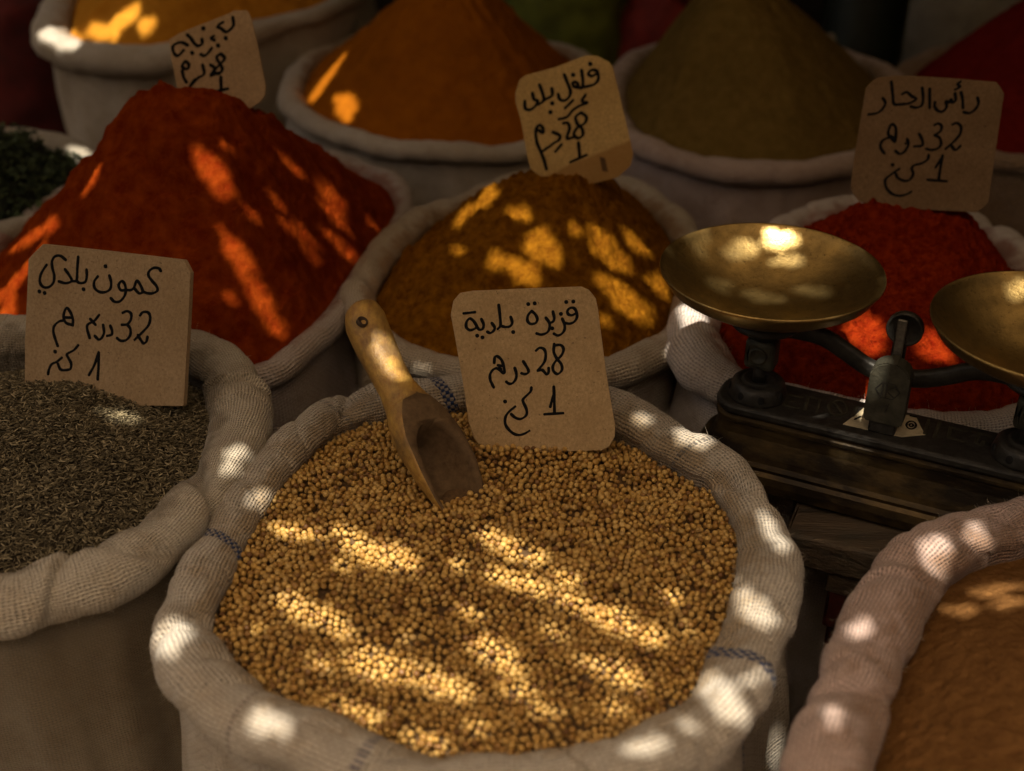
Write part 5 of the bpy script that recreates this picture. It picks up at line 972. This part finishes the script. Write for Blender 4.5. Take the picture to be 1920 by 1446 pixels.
  [(-0.919, 1.518), (-0.91, 1.511), (-0.899, 1.508), (-0.895, 1.504), (-0.886, 1.492), (-0.876, 1.488), (-0.868, 1.487), (-0.86, 1.486), (-0.854, 1.488), (-0.847, 1.491), (-0.853, 1.507), (-0.868, 1.559), (-0.872, 1.553), (-0.879, 1.57), (-0.896, 1.583), (-0.894, 1.56), (-0.897, 1.55), (-0.905, 1.555), (-0.913, 1.554), (-0.914, 1.543), (-0.924, 1.541), (-0.927, 1.532)],
  [(0.016, 0.6), (0.018, 0.59), (0.022, 0.585), (0.026, 0.574), (0.032, 0.576), (0.037, 0.591), (0.04, 0.603), (0.039, 0.618), (0.042, 0.625), (0.022, 0.645), (0.016, 0.648), (0.014, 0.638), (0.015, 0.63), (0.016, 0.619), (0.017, 0.612)],
  [(0.176, 0.572), (0.184, 0.57), (0.191, 0.565), (0.197, 0.566), (0.202, 0.573), (0.208, 0.566), (0.213, 0.567), (0.214, 0.571), (0.217, 0.579), (0.217, 0.588), (0.215, 0.599), (0.208, 0.601), (0.203, 0.605), (0.178, 0.586)],
  [(0.245, 0.543), (0.253, 0.539), (0.259, 0.541), (0.262, 0.543), (0.269, 0.54), (0.274, 0.539), (0.263, 0.577), (0.238, 0.547)],
  [(0.092, 0.601), (0.094, 0.597), (0.1, 0.594), (0.107, 0.592), (0.112, 0.593), (0.114, 0.596), (0.12, 0.593), (0.124, 0.593), (0.124, 0.596), (0.125, 0.598), (0.124, 0.601), (0.122, 0.604), (0.118, 0.608), (0.112, 0.61), (0.107, 0.612), (0.1, 0.615), (0.095, 0.614), (0.093, 0.612), (0.094, 0.609), (0.093, 0.607), (0.088, 0.606), (0.09, 0.603)],
  [(0.055, 0.591), (0.052, 0.587), (0.054, 0.585), (0.055, 0.582), (0.058, 0.578), (0.065, 0.58), (0.071, 0.583), (0.075, 0.586), (0.078, 0.587), (0.084, 0.588), (0.086, 0.59), (0.085, 0.593), (0.088, 0.596), (0.086, 0.599), (0.083, 0.601), (0.079, 0.603), (0.074, 0.602), (0.069, 0.604), (0.063, 0.603), (0.06, 0.598), (0.059, 0.596), (0.058, 0.593)],
  [(0.097, 0.577), (0.1, 0.575), (0.104, 0.574), (0.108, 0.573), (0.11, 0.572), (0.114, 0.57), (0.117, 0.571), (0.12, 0.571), (0.123, 0.571), (0.124, 0.573), (0.127, 0.574), (0.125, 0.576), (0.125, 0.579), (0.125, 0.581), (0.12, 0.583), (0.116, 0.583), (0.112, 0.582), (0.11, 0.582), (0.106, 0.583), (0.103, 0.583), (0.101, 0.581), (0.097, 0.58)],
  [(0.032, 0.54), (0.031, 0.538), (0.03, 0.536), (0.032, 0.534), (0.034, 0.532), (0.038, 0.531), (0.043, 0.531), (0.048, 0.532), (0.05, 0.536), (0.051, 0.539), (0.054, 0.54), (0.056, 0.542), (0.058, 0.544), (0.056, 0.546), (0.054, 0.548), (0.052, 0.551), (0.047, 0.551), (0.043, 0.55), (0.038, 0.549), (0.034, 0.547), (0.029, 0.545), (0.029, 0.542)],
  [(0.068, 0.527), (0.068, 0.524), (0.072, 0.522), (0.076, 0.52), (0.081, 0.521), (0.085, 0.52), (0.09, 0.518), (0.092, 0.52), (0.095, 0.521), (0.1, 0.522), (0.1, 0.526), (0.097, 0.53), (0.091, 0.533), (0.086, 0.533), (0.084, 0.536), (0.081, 0.538), (0.076, 0.539), (0.071, 0.539), (0.066, 0.538), (0.062, 0.536), (0.062, 0.532), (0.067, 0.529)],
  [(0.122, 0.527), (0.125, 0.524), (0.128, 0.519), (0.131, 0.518), (0.134, 0.517), (0.137, 0.516), (0.139, 0.516), (0.142, 0.516), (0.141, 0.521), (0.141, 0.524), (0.142, 0.528), (0.137, 0.533), (0.132, 0.536), (0.129, 0.537), (0.126, 0.538), (0.122, 0.541), (0.118, 0.543), (0.117, 0.541), (0.112, 0.541), (0.111, 0.538), (0.114, 0.534), (0.118, 0.53)],
  [(0.292, 0.499), (0.291, 0.498), (0.29, 0.495), (0.291, 0.494), (0.292, 0.492), (0.295, 0.491), (0.298, 0.49), (0.301, 0.49), (0.303, 0.494), (0.303, 0.496), (0.305, 0.498), (0.306, 0.499), (0.308, 0.502), (0.307, 0.504), (0.306, 0.505), (0.305, 0.508), (0.302, 0.508), (0.299, 0.507), (0.296, 0.507), (0.293, 0.506), (0.29, 0.504), (0.289, 0.501)],
  [(0.167, 0.168), (0.169, 0.166), (0.17, 0.163), (0.172, 0.159), (0.175, 0.16), (0.177, 0.16), (0.18, 0.16), (0.182, 0.162), (0.184, 0.164), (0.184, 0.166), (0.184, 0.169), (0.185, 0.173), (0.182, 0.175), (0.178, 0.175), (0.175, 0.175), (0.173, 0.175), (0.171, 0.179), (0.168, 0.179), (0.166, 0.177), (0.163, 0.177), (0.162, 0.174), (0.164, 0.171)],
  [(0.194, 0.189), (0.189, 0.187), (0.19, 0.185), (0.192, 0.183), (0.195, 0.182), (0.202, 0.182), (0.209, 0.181), (0.215, 0.185), (0.218, 0.189), (0.223, 0.189), (0.227, 0.19), (0.228, 0.191), (0.23, 0.195), (0.228, 0.197), (0.227, 0.199), (0.221, 0.199), (0.214, 0.198), (0.209, 0.198), (0.201, 0.198), (0.194, 0.194), (0.192, 0.192), (0.194, 0.191)],
  [(0.198, 0.17), (0.196, 0.168), (0.198, 0.166), (0.198, 0.164), (0.2, 0.162), (0.205, 0.162), (0.21, 0.164), (0.213, 0.166), (0.216, 0.167), (0.221, 0.168), (0.223, 0.171), (0.223, 0.172), (0.225, 0.174), (0.224, 0.176), (0.222, 0.177), (0.218, 0.177), (0.215, 0.178), (0.21, 0.179), (0.206, 0.177), (0.204, 0.175), (0.203, 0.174), (0.202, 0.172)],
  [(0.155, 0.216), (0.155, 0.212), (0.153, 0.207), (0.154, 0.203), (0.157, 0.202), (0.159, 0.197), (0.164, 0.198), (0.17, 0.205), (0.173, 0.21), (0.173, 0.214), (0.175, 0.217), (0.179, 0.221), (0.179, 0.224), (0.179, 0.229), (0.181, 0.238), (0.178, 0.24), (0.174, 0.241), (0.167, 0.232), (0.163, 0.229), (0.159, 0.23), (0.156, 0.225), (0.155, 0.22)],
  [(0.196, 0.243), (0.196, 0.24), (0.198, 0.238), (0.2, 0.238), (0.201, 0.236), (0.203, 0.234), (0.206, 0.235), (0.21, 0.235), (0.214, 0.237), (0.217, 0.24), (0.218, 0.244), (0.215, 0.247), (0.215, 0.249), (0.217, 0.253), (0.216, 0.255), (0.215, 0.258), (0.213, 0.259), (0.209, 0.259), (0.206, 0.259), (0.202, 0.254), (0.201, 0.249), (0.197, 0.247)],
  [(0.08, 0.13), (0.08, 0.126), (0.082, 0.125), (0.085, 0.127), (0.086, 0.125), (0.087, 0.123), (0.089, 0.124), (0.091, 0.125), (0.092, 0.127), (0.094, 0.129), (0.095, 0.132), (0.093, 0.135), (0.093, 0.138), (0.093, 0.142), (0.092, 0.144), (0.09, 0.145), (0.088, 0.142), (0.087, 0.141), (0.085, 0.143), (0.084, 0.141), (0.082, 0.138), (0.08, 0.134)],
  [(0.044, 0.047), (0.044, 0.045), (0.043, 0.043), (0.044, 0.041), (0.044, 0.039), (0.046, 0.038), (0.047, 0.037), (0.05, 0.037), (0.051, 0.041), (0.052, 0.043), (0.053, 0.045), (0.054, 0.047), (0.055, 0.049), (0.055, 0.051), (0.054, 0.053), (0.054, 0.056), (0.052, 0.057), (0.05, 0.055), (0.048, 0.055), (0.046, 0.054), (0.044, 0.053), (0.043, 0.05)],
  [(-0.269, 0.432), (-0.267, 0.427), (-0.264, 0.421), (-0.261, 0.415), (-0.257, 0.414), (-0.253, 0.411), (-0.248, 0.408), (-0.247, 0.416), (-0.248, 0.425), (-0.251, 0.432), (-0.252, 0.437), (-0.252, 0.447), (-0.253, 0.452), (-0.256, 0.454), (-0.259, 0.461), (-0.263, 0.461), (-0.267, 0.46), (-0.269, 0.454), (-0.269, 0.448), (-0.272, 0.447), (-0.274, 0.443), (-0.271, 0.437)],
  [(-0.451, 0.799), (-0.451, 0.787), (-0.45, 0.791), (-0.45, 0.783), (-0.45, 0.775), (-0.449, 0.773), (-0.448, 0.773), (-0.448, 0.78), (-0.448, 0.788), (-0.447, 0.789), (-0.447, 0.793), (-0.448, 0.803), (-0.448, 0.809), (-0.448, 0.814), (-0.448, 0.818), (-0.448, 0.822), (-0.449, 0.819), (-0.45, 0.82), (-0.45, 0.819), (-0.451, 0.815), (-0.451, 0.81), (-0.451, 0.803)],
  [(-0.771, 1.114), (-0.769, 1.112), (-0.76, 1.103), (-0.756, 1.105), (-0.751, 1.124), (-0.751, 1.13), (-0.757, 1.136), (-0.761, 1.143), (-0.768, 1.148), (-0.775, 1.151), (-0.781, 1.155), (-0.786, 1.157), (-0.794, 1.16), (-0.792, 1.155), (-0.798, 1.16), (-0.789, 1.151), (-0.788, 1.148)],
  [(-0.704, 0.758), (-0.697, 0.755), (-0.685, 0.745), (-0.679, 0.745), (-0.675, 0.745), (-0.669, 0.744), (-0.659, 0.738), (-0.666, 0.744), (-0.672, 0.756), (-0.677, 0.76), (-0.679, 0.764), (-0.69, 0.769), (-0.701, 0.772), (-0.709, 0.775), (-0.74, 0.797), (-0.712, 0.774), (-0.725, 0.784), (-0.737, 0.79), (-0.742, 0.786), (-0.739, 0.78), (-0.73, 0.775), (-0.717, 0.766)],
  [(-0.402, 0.344), (-0.403, 0.34), (-0.404, 0.335), (-0.403, 0.332), (-0.403, 0.328), (-0.402, 0.325), (-0.4, 0.326), (-0.397, 0.329), (-0.396, 0.337), (-0.395, 0.342), (-0.393, 0.346), (-0.392, 0.352), (-0.391, 0.357), (-0.392, 0.362), (-0.393, 0.364), (-0.394, 0.37), (-0.396, 0.372), (-0.398, 0.366), (-0.4, 0.366), (-0.402, 0.362), (-0.403, 0.355), (-0.404, 0.349)],
  [(0.022, 0.087), (0.022, 0.083), (0.023, 0.082), (0.023, 0.08), (0.024, 0.079), (0.024, 0.077), (0.026, 0.077), (0.027, 0.081), (0.029, 0.082), (0.032, 0.088), (0.034, 0.092), (0.034, 0.095), (0.035, 0.099), (0.035, 0.102), (0.033, 0.1), (0.031, 0.098), (0.03, 0.098), (0.029, 0.097), (0.028, 0.097), (0.026, 0.094), (0.024, 0.091)],
  [(-0.52, 0.417), (-0.528, 0.413), (-0.525, 0.413), (-0.51, 0.405), (-0.511, 0.413), (-0.504, 0.407), (-0.5, 0.407), (-0.5, 0.41), (-0.498, 0.412), (-0.5, 0.415), (-0.503, 0.419), (-0.504, 0.424), (-0.509, 0.425), (-0.513, 0.424), (-0.521, 0.431), (-0.522, 0.427), (-0.525, 0.426), (-0.529, 0.425), (-0.532, 0.426), (-0.536, 0.427), (-0.534, 0.42), (-0.523, 0.419)],
  [(0.138, 0.392), (0.142, 0.39), (0.147, 0.388), (0.153, 0.385), (0.158, 0.383), (0.162, 0.382), (0.152, 0.387), (0.15, 0.388), (0.158, 0.385), (0.152, 0.388), (0.148, 0.39), (0.144, 0.393), (0.139, 0.395), (0.133, 0.399), (0.128, 0.4), (0.124, 0.402), (0.128, 0.399), (0.123, 0.401), (0.125, 0.4), (0.125, 0.4), (0.135, 0.395), (0.132, 0.396)],
  [(0.193, 0.55), (0.198, 0.543), (0.202, 0.545), (0.204, 0.551), (0.209, 0.553), (0.209, 0.558), (0.208, 0.565), (0.205, 0.571), (0.201, 0.577), (0.2, 0.588), (0.193, 0.59), (0.186, 0.58), (0.183, 0.578), (0.18, 0.575), (0.175, 0.572), (0.17, 0.571)],
  [(0.249, 0.545), (0.248, 0.539), (0.252, 0.534), (0.256, 0.528), (0.276, 0.529), (0.273, 0.534), (0.262, 0.567), (0.257, 0.563), (0.252, 0.562), (0.244, 0.553), (0.246, 0.548)],
  [(0.159, 0.427), (0.161, 0.426), (0.16, 0.423), (0.161, 0.422), (0.163, 0.425), (0.162, 0.421), (0.164, 0.425), (0.164, 0.42), (0.166, 0.425), (0.166, 0.42), (0.167, 0.42), (0.169, 0.424), (0.169, 0.42), (0.17, 0.42), (0.17, 0.421), (0.17, 0.423), (0.171, 0.42), (0.186, 0.507), (0.186, 0.512), (0.185, 0.512), (0.184, 0.509), (0.183, 0.511)],
  [(-0.302, 0.217), (-0.3, 0.213), (-0.298, 0.213), (-0.295, 0.212), (-0.291, 0.208), (-0.291, 0.213), (-0.29, 0.214), (-0.291, 0.215), (-0.289, 0.215), (-0.288, 0.216), (-0.287, 0.216), (-0.29, 0.218), (-0.293, 0.226), (-0.296, 0.227), (-0.297, 0.223), (-0.299, 0.224), (-0.302, 0.226), (-0.307, 0.23), (-0.308, 0.23), (-0.303, 0.222), (-0.303, 0.221), (-0.304, 0.22)],
  [(-0.202, 0.163), (-0.2, 0.163), (-0.202, 0.161), (-0.197, 0.161), (-0.194, 0.157), (-0.188, 0.154), (-0.193, 0.161), (-0.187, 0.157), (-0.185, 0.159), (-0.186, 0.161), (-0.183, 0.161), (-0.184, 0.163), (-0.19, 0.164), (-0.191, 0.164), (-0.192, 0.164), (-0.195, 0.165), (-0.198, 0.17), (-0.201, 0.168), (-0.206, 0.17), (-0.203, 0.168), (-0.204, 0.167), (-0.203, 0.165)],
  [(-0.14, 0.14), (-0.134, 0.139), (-0.135, 0.138), (-0.132, 0.138), (-0.13, 0.136), (-0.127, 0.134), (-0.128, 0.136), (-0.125, 0.134), (-0.124, 0.136), (-0.125, 0.14), (-0.125, 0.142), (-0.127, 0.142), (-0.125, 0.143), (-0.13, 0.143), (-0.132, 0.143), (-0.133, 0.145), (-0.135, 0.146), (-0.139, 0.149), (-0.137, 0.145), (-0.14, 0.143), (-0.141, 0.142), (-0.138, 0.141)],
  [(-0.212, 0.217), (-0.209, 0.216), (-0.207, 0.215), (-0.204, 0.212), (-0.202, 0.212), (-0.2, 0.213), (-0.198, 0.213), (-0.197, 0.214), (-0.196, 0.214), (-0.2, 0.217), (-0.201, 0.218), (-0.196, 0.22), (-0.202, 0.219), (-0.201, 0.224), (-0.206, 0.229), (-0.207, 0.223), (-0.209, 0.222), (-0.21, 0.221), (-0.207, 0.219), (-0.211, 0.22), (-0.211, 0.219), (-0.211, 0.219)],
  [(-0.047, 0.182), (-0.047, 0.18), (-0.046, 0.179), (-0.044, 0.177), (-0.042, 0.177), (-0.039, 0.174), (-0.038, 0.175), (-0.036, 0.179), (-0.034, 0.179), (-0.035, 0.18), (-0.036, 0.182), (-0.036, 0.184), (-0.036, 0.184), (-0.036, 0.186), (-0.038, 0.192), (-0.04, 0.195), (-0.043, 0.189), (-0.045, 0.188), (-0.047, 0.189), (-0.048, 0.188), (-0.047, 0.187), (-0.049, 0.186)],
  [(-0.243, 0.136), (-0.241, 0.135), (-0.238, 0.133), (-0.237, 0.135), (-0.237, 0.136), (-0.236, 0.136), (-0.236, 0.136), (-0.234, 0.136), (-0.235, 0.137), (-0.237, 0.141), (-0.237, 0.142), (-0.239, 0.142), (-0.241, 0.145), (-0.242, 0.142), (-0.243, 0.142), (-0.248, 0.145), (-0.247, 0.144), (-0.246, 0.143), (-0.246, 0.143), (-0.246, 0.142), (-0.245, 0.141), (-0.245, 0.141)],
  [(-0.146, 0.066), (-0.143, 0.065), (-0.141, 0.064), (-0.139, 0.064), (-0.136, 0.062), (-0.134, 0.062), (-0.132, 0.061), (-0.129, 0.062), (-0.134, 0.068), (-0.132, 0.068), (-0.137, 0.07), (-0.139, 0.071), (-0.14, 0.073), (-0.142, 0.072), (-0.145, 0.073), (-0.148, 0.074), (-0.151, 0.076), (-0.15, 0.074), (-0.152, 0.074), (-0.15, 0.072), (-0.15, 0.071), (-0.15, 0.069)],
  [(-0.193, 0.052), (-0.192, 0.051), (-0.187, 0.054), (-0.19, 0.051), (-0.186, 0.053), (-0.184, 0.053), (-0.181, 0.052), (-0.18, 0.052), (-0.179, 0.053), (-0.178, 0.053), (-0.179, 0.054), (-0.177, 0.054), (-0.18, 0.055), (-0.183, 0.057), (-0.182, 0.059), (-0.187, 0.062), (-0.188, 0.059), (-0.189, 0.057), (-0.191, 0.057), (-0.192, 0.057), (-0.193, 0.056), (-0.194, 0.055)],
  [(-0.303, 0.107), (-0.301, 0.105), (-0.3, 0.107), (-0.298, 0.107), (-0.295, 0.104), (-0.293, 0.104), (-0.292, 0.105), (-0.29, 0.107), (-0.29, 0.108), (-0.292, 0.109), (-0.293, 0.11), (-0.298, 0.113), (-0.299, 0.113), (-0.302, 0.117), (-0.303, 0.117), (-0.307, 0.12), (-0.308, 0.118), (-0.312, 0.119), (-0.309, 0.117), (-0.31, 0.117), (-0.311, 0.117), (-0.308, 0.115)],
  [(-0.361, 0.151), (-0.359, 0.15), (-0.356, 0.149), (-0.354, 0.146), (-0.352, 0.145), (-0.353, 0.149), (-0.351, 0.148), (-0.352, 0.15), (-0.349, 0.15), (-0.348, 0.15), (-0.35, 0.152), (-0.35, 0.153), (-0.35, 0.153), (-0.352, 0.155), (-0.356, 0.159), (-0.356, 0.155), (-0.357, 0.156), (-0.361, 0.159), (-0.362, 0.16), (-0.362, 0.157), (-0.362, 0.155), (-0.362, 0.153)],
  [(-0.102, 0.067), (-0.102, 0.065), (-0.099, 0.065), (-0.096, 0.066), (-0.094, 0.067), (-0.092, 0.067), (-0.089, 0.066), (-0.087, 0.065), (-0.087, 0.068), (-0.085, 0.068), (-0.086, 0.069), (-0.086, 0.069), (-0.088, 0.072), (-0.092, 0.071), (-0.09, 0.073), (-0.095, 0.073), (-0.097, 0.076), (-0.098, 0.075), (-0.099, 0.075), (-0.102, 0.072), (-0.103, 0.072), (-0.101, 0.071)],
  [(-0.037, 0.147), (-0.036, 0.146), (-0.035, 0.143), (-0.034, 0.142), (-0.032, 0.146), (-0.029, 0.144), (-0.03, 0.146), (-0.03, 0.148), (-0.031, 0.149), (-0.032, 0.15), (-0.032, 0.15), (-0.033, 0.151), (-0.034, 0.154), (-0.035, 0.155), (-0.037, 0.153), (-0.039, 0.153), (-0.039, 0.153), (-0.04, 0.153), (-0.039, 0.152), (-0.038, 0.151), (-0.039, 0.151), (-0.039, 0.15)],
  [(-0.432, 0.733), (-0.432, 0.731), (-0.432, 0.73), (-0.432, 0.728), (-0.431, 0.727), (-0.431, 0.727), (-0.429, 0.725), (-0.428, 0.726), (-0.427, 0.728), (-0.427, 0.731), (-0.427, 0.733), (-0.426, 0.734), (-0.426, 0.735), (-0.426, 0.736), (-0.426, 0.738), (-0.427, 0.74), (-0.429, 0.74), (-0.43, 0.74), (-0.431, 0.739), (-0.432, 0.738), (-0.433, 0.737), (-0.433, 0.735)],
  [(-0.39, 0.747), (-0.389, 0.745), (-0.389, 0.745), (-0.388, 0.744), (-0.388, 0.743), (-0.387, 0.742), (-0.386, 0.743), (-0.385, 0.745), (-0.384, 0.746), (-0.383, 0.747), (-0.382, 0.748), (-0.38, 0.749), (-0.38, 0.751), (-0.379, 0.752), (-0.38, 0.754), (-0.382, 0.753), (-0.383, 0.753), (-0.384, 0.754), (-0.385, 0.755), (-0.387, 0.754), (-0.388, 0.753), (-0.389, 0.75)],
  [(-0.455, 0.627), (-0.455, 0.626), (-0.455, 0.624), (-0.454, 0.623), (-0.453, 0.623), (-0.451, 0.623), (-0.45, 0.623), (-0.449, 0.623), (-0.448, 0.624), (-0.448, 0.626), (-0.447, 0.628), (-0.447, 0.63), (-0.447, 0.631), (-0.449, 0.632), (-0.45, 0.631), (-0.451, 0.633), (-0.452, 0.634), (-0.453, 0.634), (-0.455, 0.635), (-0.456, 0.634), (-0.457, 0.631), (-0.457, 0.629)],
  [(-0.414, 0.775), (-0.415, 0.773), (-0.414, 0.773), (-0.412, 0.773), (-0.412, 0.771), (-0.411, 0.771), (-0.41, 0.771), (-0.408, 0.771), (-0.407, 0.771), (-0.405, 0.772), (-0.405, 0.773), (-0.406, 0.775), (-0.406, 0.776), (-0.407, 0.778), (-0.407, 0.779), (-0.407, 0.78), (-0.408, 0.78), (-0.409, 0.78), (-0.411, 0.78), (-0.412, 0.779), (-0.413, 0.778), (-0.413, 0.776)],
  [(-0.34, 0.891), (-0.34, 0.889), (-0.339, 0.888), (-0.338, 0.887), (-0.338, 0.885), (-0.337, 0.882), (-0.336, 0.88), (-0.335, 0.881), (-0.334, 0.883), (-0.332, 0.885), (-0.332, 0.889), (-0.333, 0.892), (-0.333, 0.893), (-0.333, 0.895), (-0.333, 0.898), (-0.334, 0.901), (-0.334, 0.902), (-0.335, 0.902), (-0.336, 0.9), (-0.337, 0.897), (-0.338, 0.895), (-0.339, 0.893)],
  [(-0.091, 0.742), (-0.089, 0.739), (-0.088, 0.738), (-0.086, 0.736), (-0.085, 0.734), (-0.083, 0.734), (-0.081, 0.733), (-0.079, 0.734), (-0.078, 0.736), (-0.078, 0.739), (-0.08, 0.741), (-0.082, 0.742), (-0.082, 0.744), (-0.082, 0.746), (-0.084, 0.747), (-0.086, 0.754), (-0.088, 0.755), (-0.09, 0.755), (-0.091, 0.754), (-0.09, 0.751), (-0.091, 0.749), (-0.092, 0.747)],
  [(-0.07, 0.615), (-0.068, 0.615), (-0.067, 0.614), (-0.065, 0.613), (-0.063, 0.614), (-0.062, 0.615), (-0.061, 0.617), (-0.06, 0.62), (-0.059, 0.621), (-0.062, 0.623), (-0.064, 0.623), (-0.065, 0.624), (-0.066, 0.624), (-0.068, 0.626), (-0.07, 0.628)],
  [(-0.222, 0.737), (-0.22, 0.732), (-0.217, 0.722), (-0.215, 0.72), (-0.214, 0.72), (-0.213, 0.722), (-0.213, 0.725), (-0.212, 0.725), (-0.211, 0.725), (-0.212, 0.73), (-0.212, 0.736), (-0.213, 0.739), (-0.215, 0.744), (-0.217, 0.746), (-0.219, 0.75), (-0.221, 0.753), (-0.223, 0.756), (-0.224, 0.754), (-0.223, 0.751), (-0.223, 0.747), (-0.222, 0.745), (-0.223, 0.741)],
  [(-0.008, 0.556), (-0.007, 0.555), (-0.006, 0.552), (-0.005, 0.554), (-0.003, 0.557), (-0.002, 0.56), (-0, 0.563), (-0.002, 0.562), (0.001, 0.565), (0.001, 0.569), (0, 0.567), (0.001, 0.571), (-0.001, 0.571)],
  [(-0.052, 0.04), (-0.05, 0.038), (-0.048, 0.038), (-0.047, 0.036), (-0.046, 0.035), (-0.044, 0.035), (-0.043, 0.035), (-0.042, 0.036), (-0.041, 0.036), (-0.04, 0.037), (-0.041, 0.039), (-0.041, 0.04), (-0.042, 0.042), (-0.043, 0.043), (-0.045, 0.044), (-0.046, 0.044), (-0.047, 0.044), (-0.049, 0.045), (-0.05, 0.045), (-0.051, 0.044), (-0.052, 0.044), (-0.052, 0.042)],
  [(0.115, 0.429), (0.116, 0.43), (0.116, 0.43), (0.116, 0.429), (0.117, 0.43), (0.118, 0.431), (0.118, 0.431), (0.119, 0.432), (0.119, 0.431), (0.12, 0.432), (0.121, 0.433), (0.122, 0.433), (0.123, 0.432), (0.123, 0.432), (0.123, 0.433), (0.124, 0.432), (0.124, 0.433), (0.124, 0.433), (0.124, 0.433), (0.132, 0.467), (0.131, 0.469), (0.13, 0.468)]]
#HOLES_END
def unseen_awning_cloth():
    """thin brown shade cloth: the sun on its upper side glows through a little"""
    s = NT("unseen_awning_cloth"); n = s.noise(s.obj(), 6, 4, .6)
    tr = s.add("ShaderNodeBsdfTranslucent"); s.link(s.mix(s.maprange(n, .35, .65, 0, 1), (.205, .160, .108), (.152, .117, .078)), tr.inputs[0])
    s.fin((.16, .11, .065), .95, None, Specular_IOR_Level=.1)
    mx = s.add("ShaderNodeMixShader"); mx.inputs[0].default_value = .5
    s.link(s.b.outputs[0], mx.inputs[1]); s.link(tr.outputs[0], mx.inputs[2]); s.link(mx.outputs[0], s.out.inputs["Surface"])
    return s.m
def awning():
    x0, x1, y0, y1, c = -1.45, 2.2, -.08, 3.7, .005
    nx, ny = int((x1-x0)/c), int((y1-y0)/c)
    keep = np.ones((nx, ny), bool)
    for poly in HOLES:
        P = np.array(poly); lo = np.floor((P.min(0)-[x0, y0])/c).astype(int)-1; hi = np.ceil((P.max(0)-[x0, y0])/c).astype(int)+1
        lo = np.maximum(lo, 0); hi = np.minimum(hi, [nx, ny])
        I, J = np.meshgrid(np.arange(lo[0], hi[0]), np.arange(lo[1], hi[1]), indexing='ij')
        ins = inside(P, np.stack([x0+(I+.5)*c, y0+(J+.5)*c], -1).reshape(-1, 2)).reshape(I.shape)
        keep[I[ins], J[ins]] = False
    # merge runs along y into strips to keep the mesh light
    V, F = [], []
    for i in range(nx):
        col = keep[i]; j = 0
        while j < ny:
            if not col[j]: j += 1; continue
            k = j
            while k < ny and col[k]: k += 1
            b = len(V); xa, xb, ya, yb = x0+i*c, x0+(i+1)*c, y0+j*c, y0+k*c
            V += [(xa, ya, AWZ), (xb, ya, AWZ), (xb, yb, AWZ), (xa, yb, AWZ)]; F.append([b, b+1, b+2, b+3]); j = k
    root = thing("awning", (0, 1.0, 0), "unseen brown shade awning stretched above the spice sacks, its gaps shaped to cast sun patches", "awning")
    mesh("unseen_shade_cloth", V, np.array(F), unseen_awning_cloth(), root, smooth=False)
    b = bmesh.new(); bevbox(b, -1.45, 2.2, 1.66, 3.6, AWZ+.03, AWZ+.06, .004, 1); from_bm("rear_shade_board", b, bpy.data.materials["brown_table"], root)  # opaque board added out of view to darken the back rows
    for (x, y) in ((-1.42, -.05), (2.17, -.05), (-1.42, 3.55), (2.17, 3.55)):
        b = bmesh.new(); lathe(b, [(.03, 0), (.03, AWZ+.03)], x, y, 0, 16); from_bm("added_pole", b, bpy.data.materials["brown_table"], root, True)
if not globals().get("NO_AWNING"): awning()
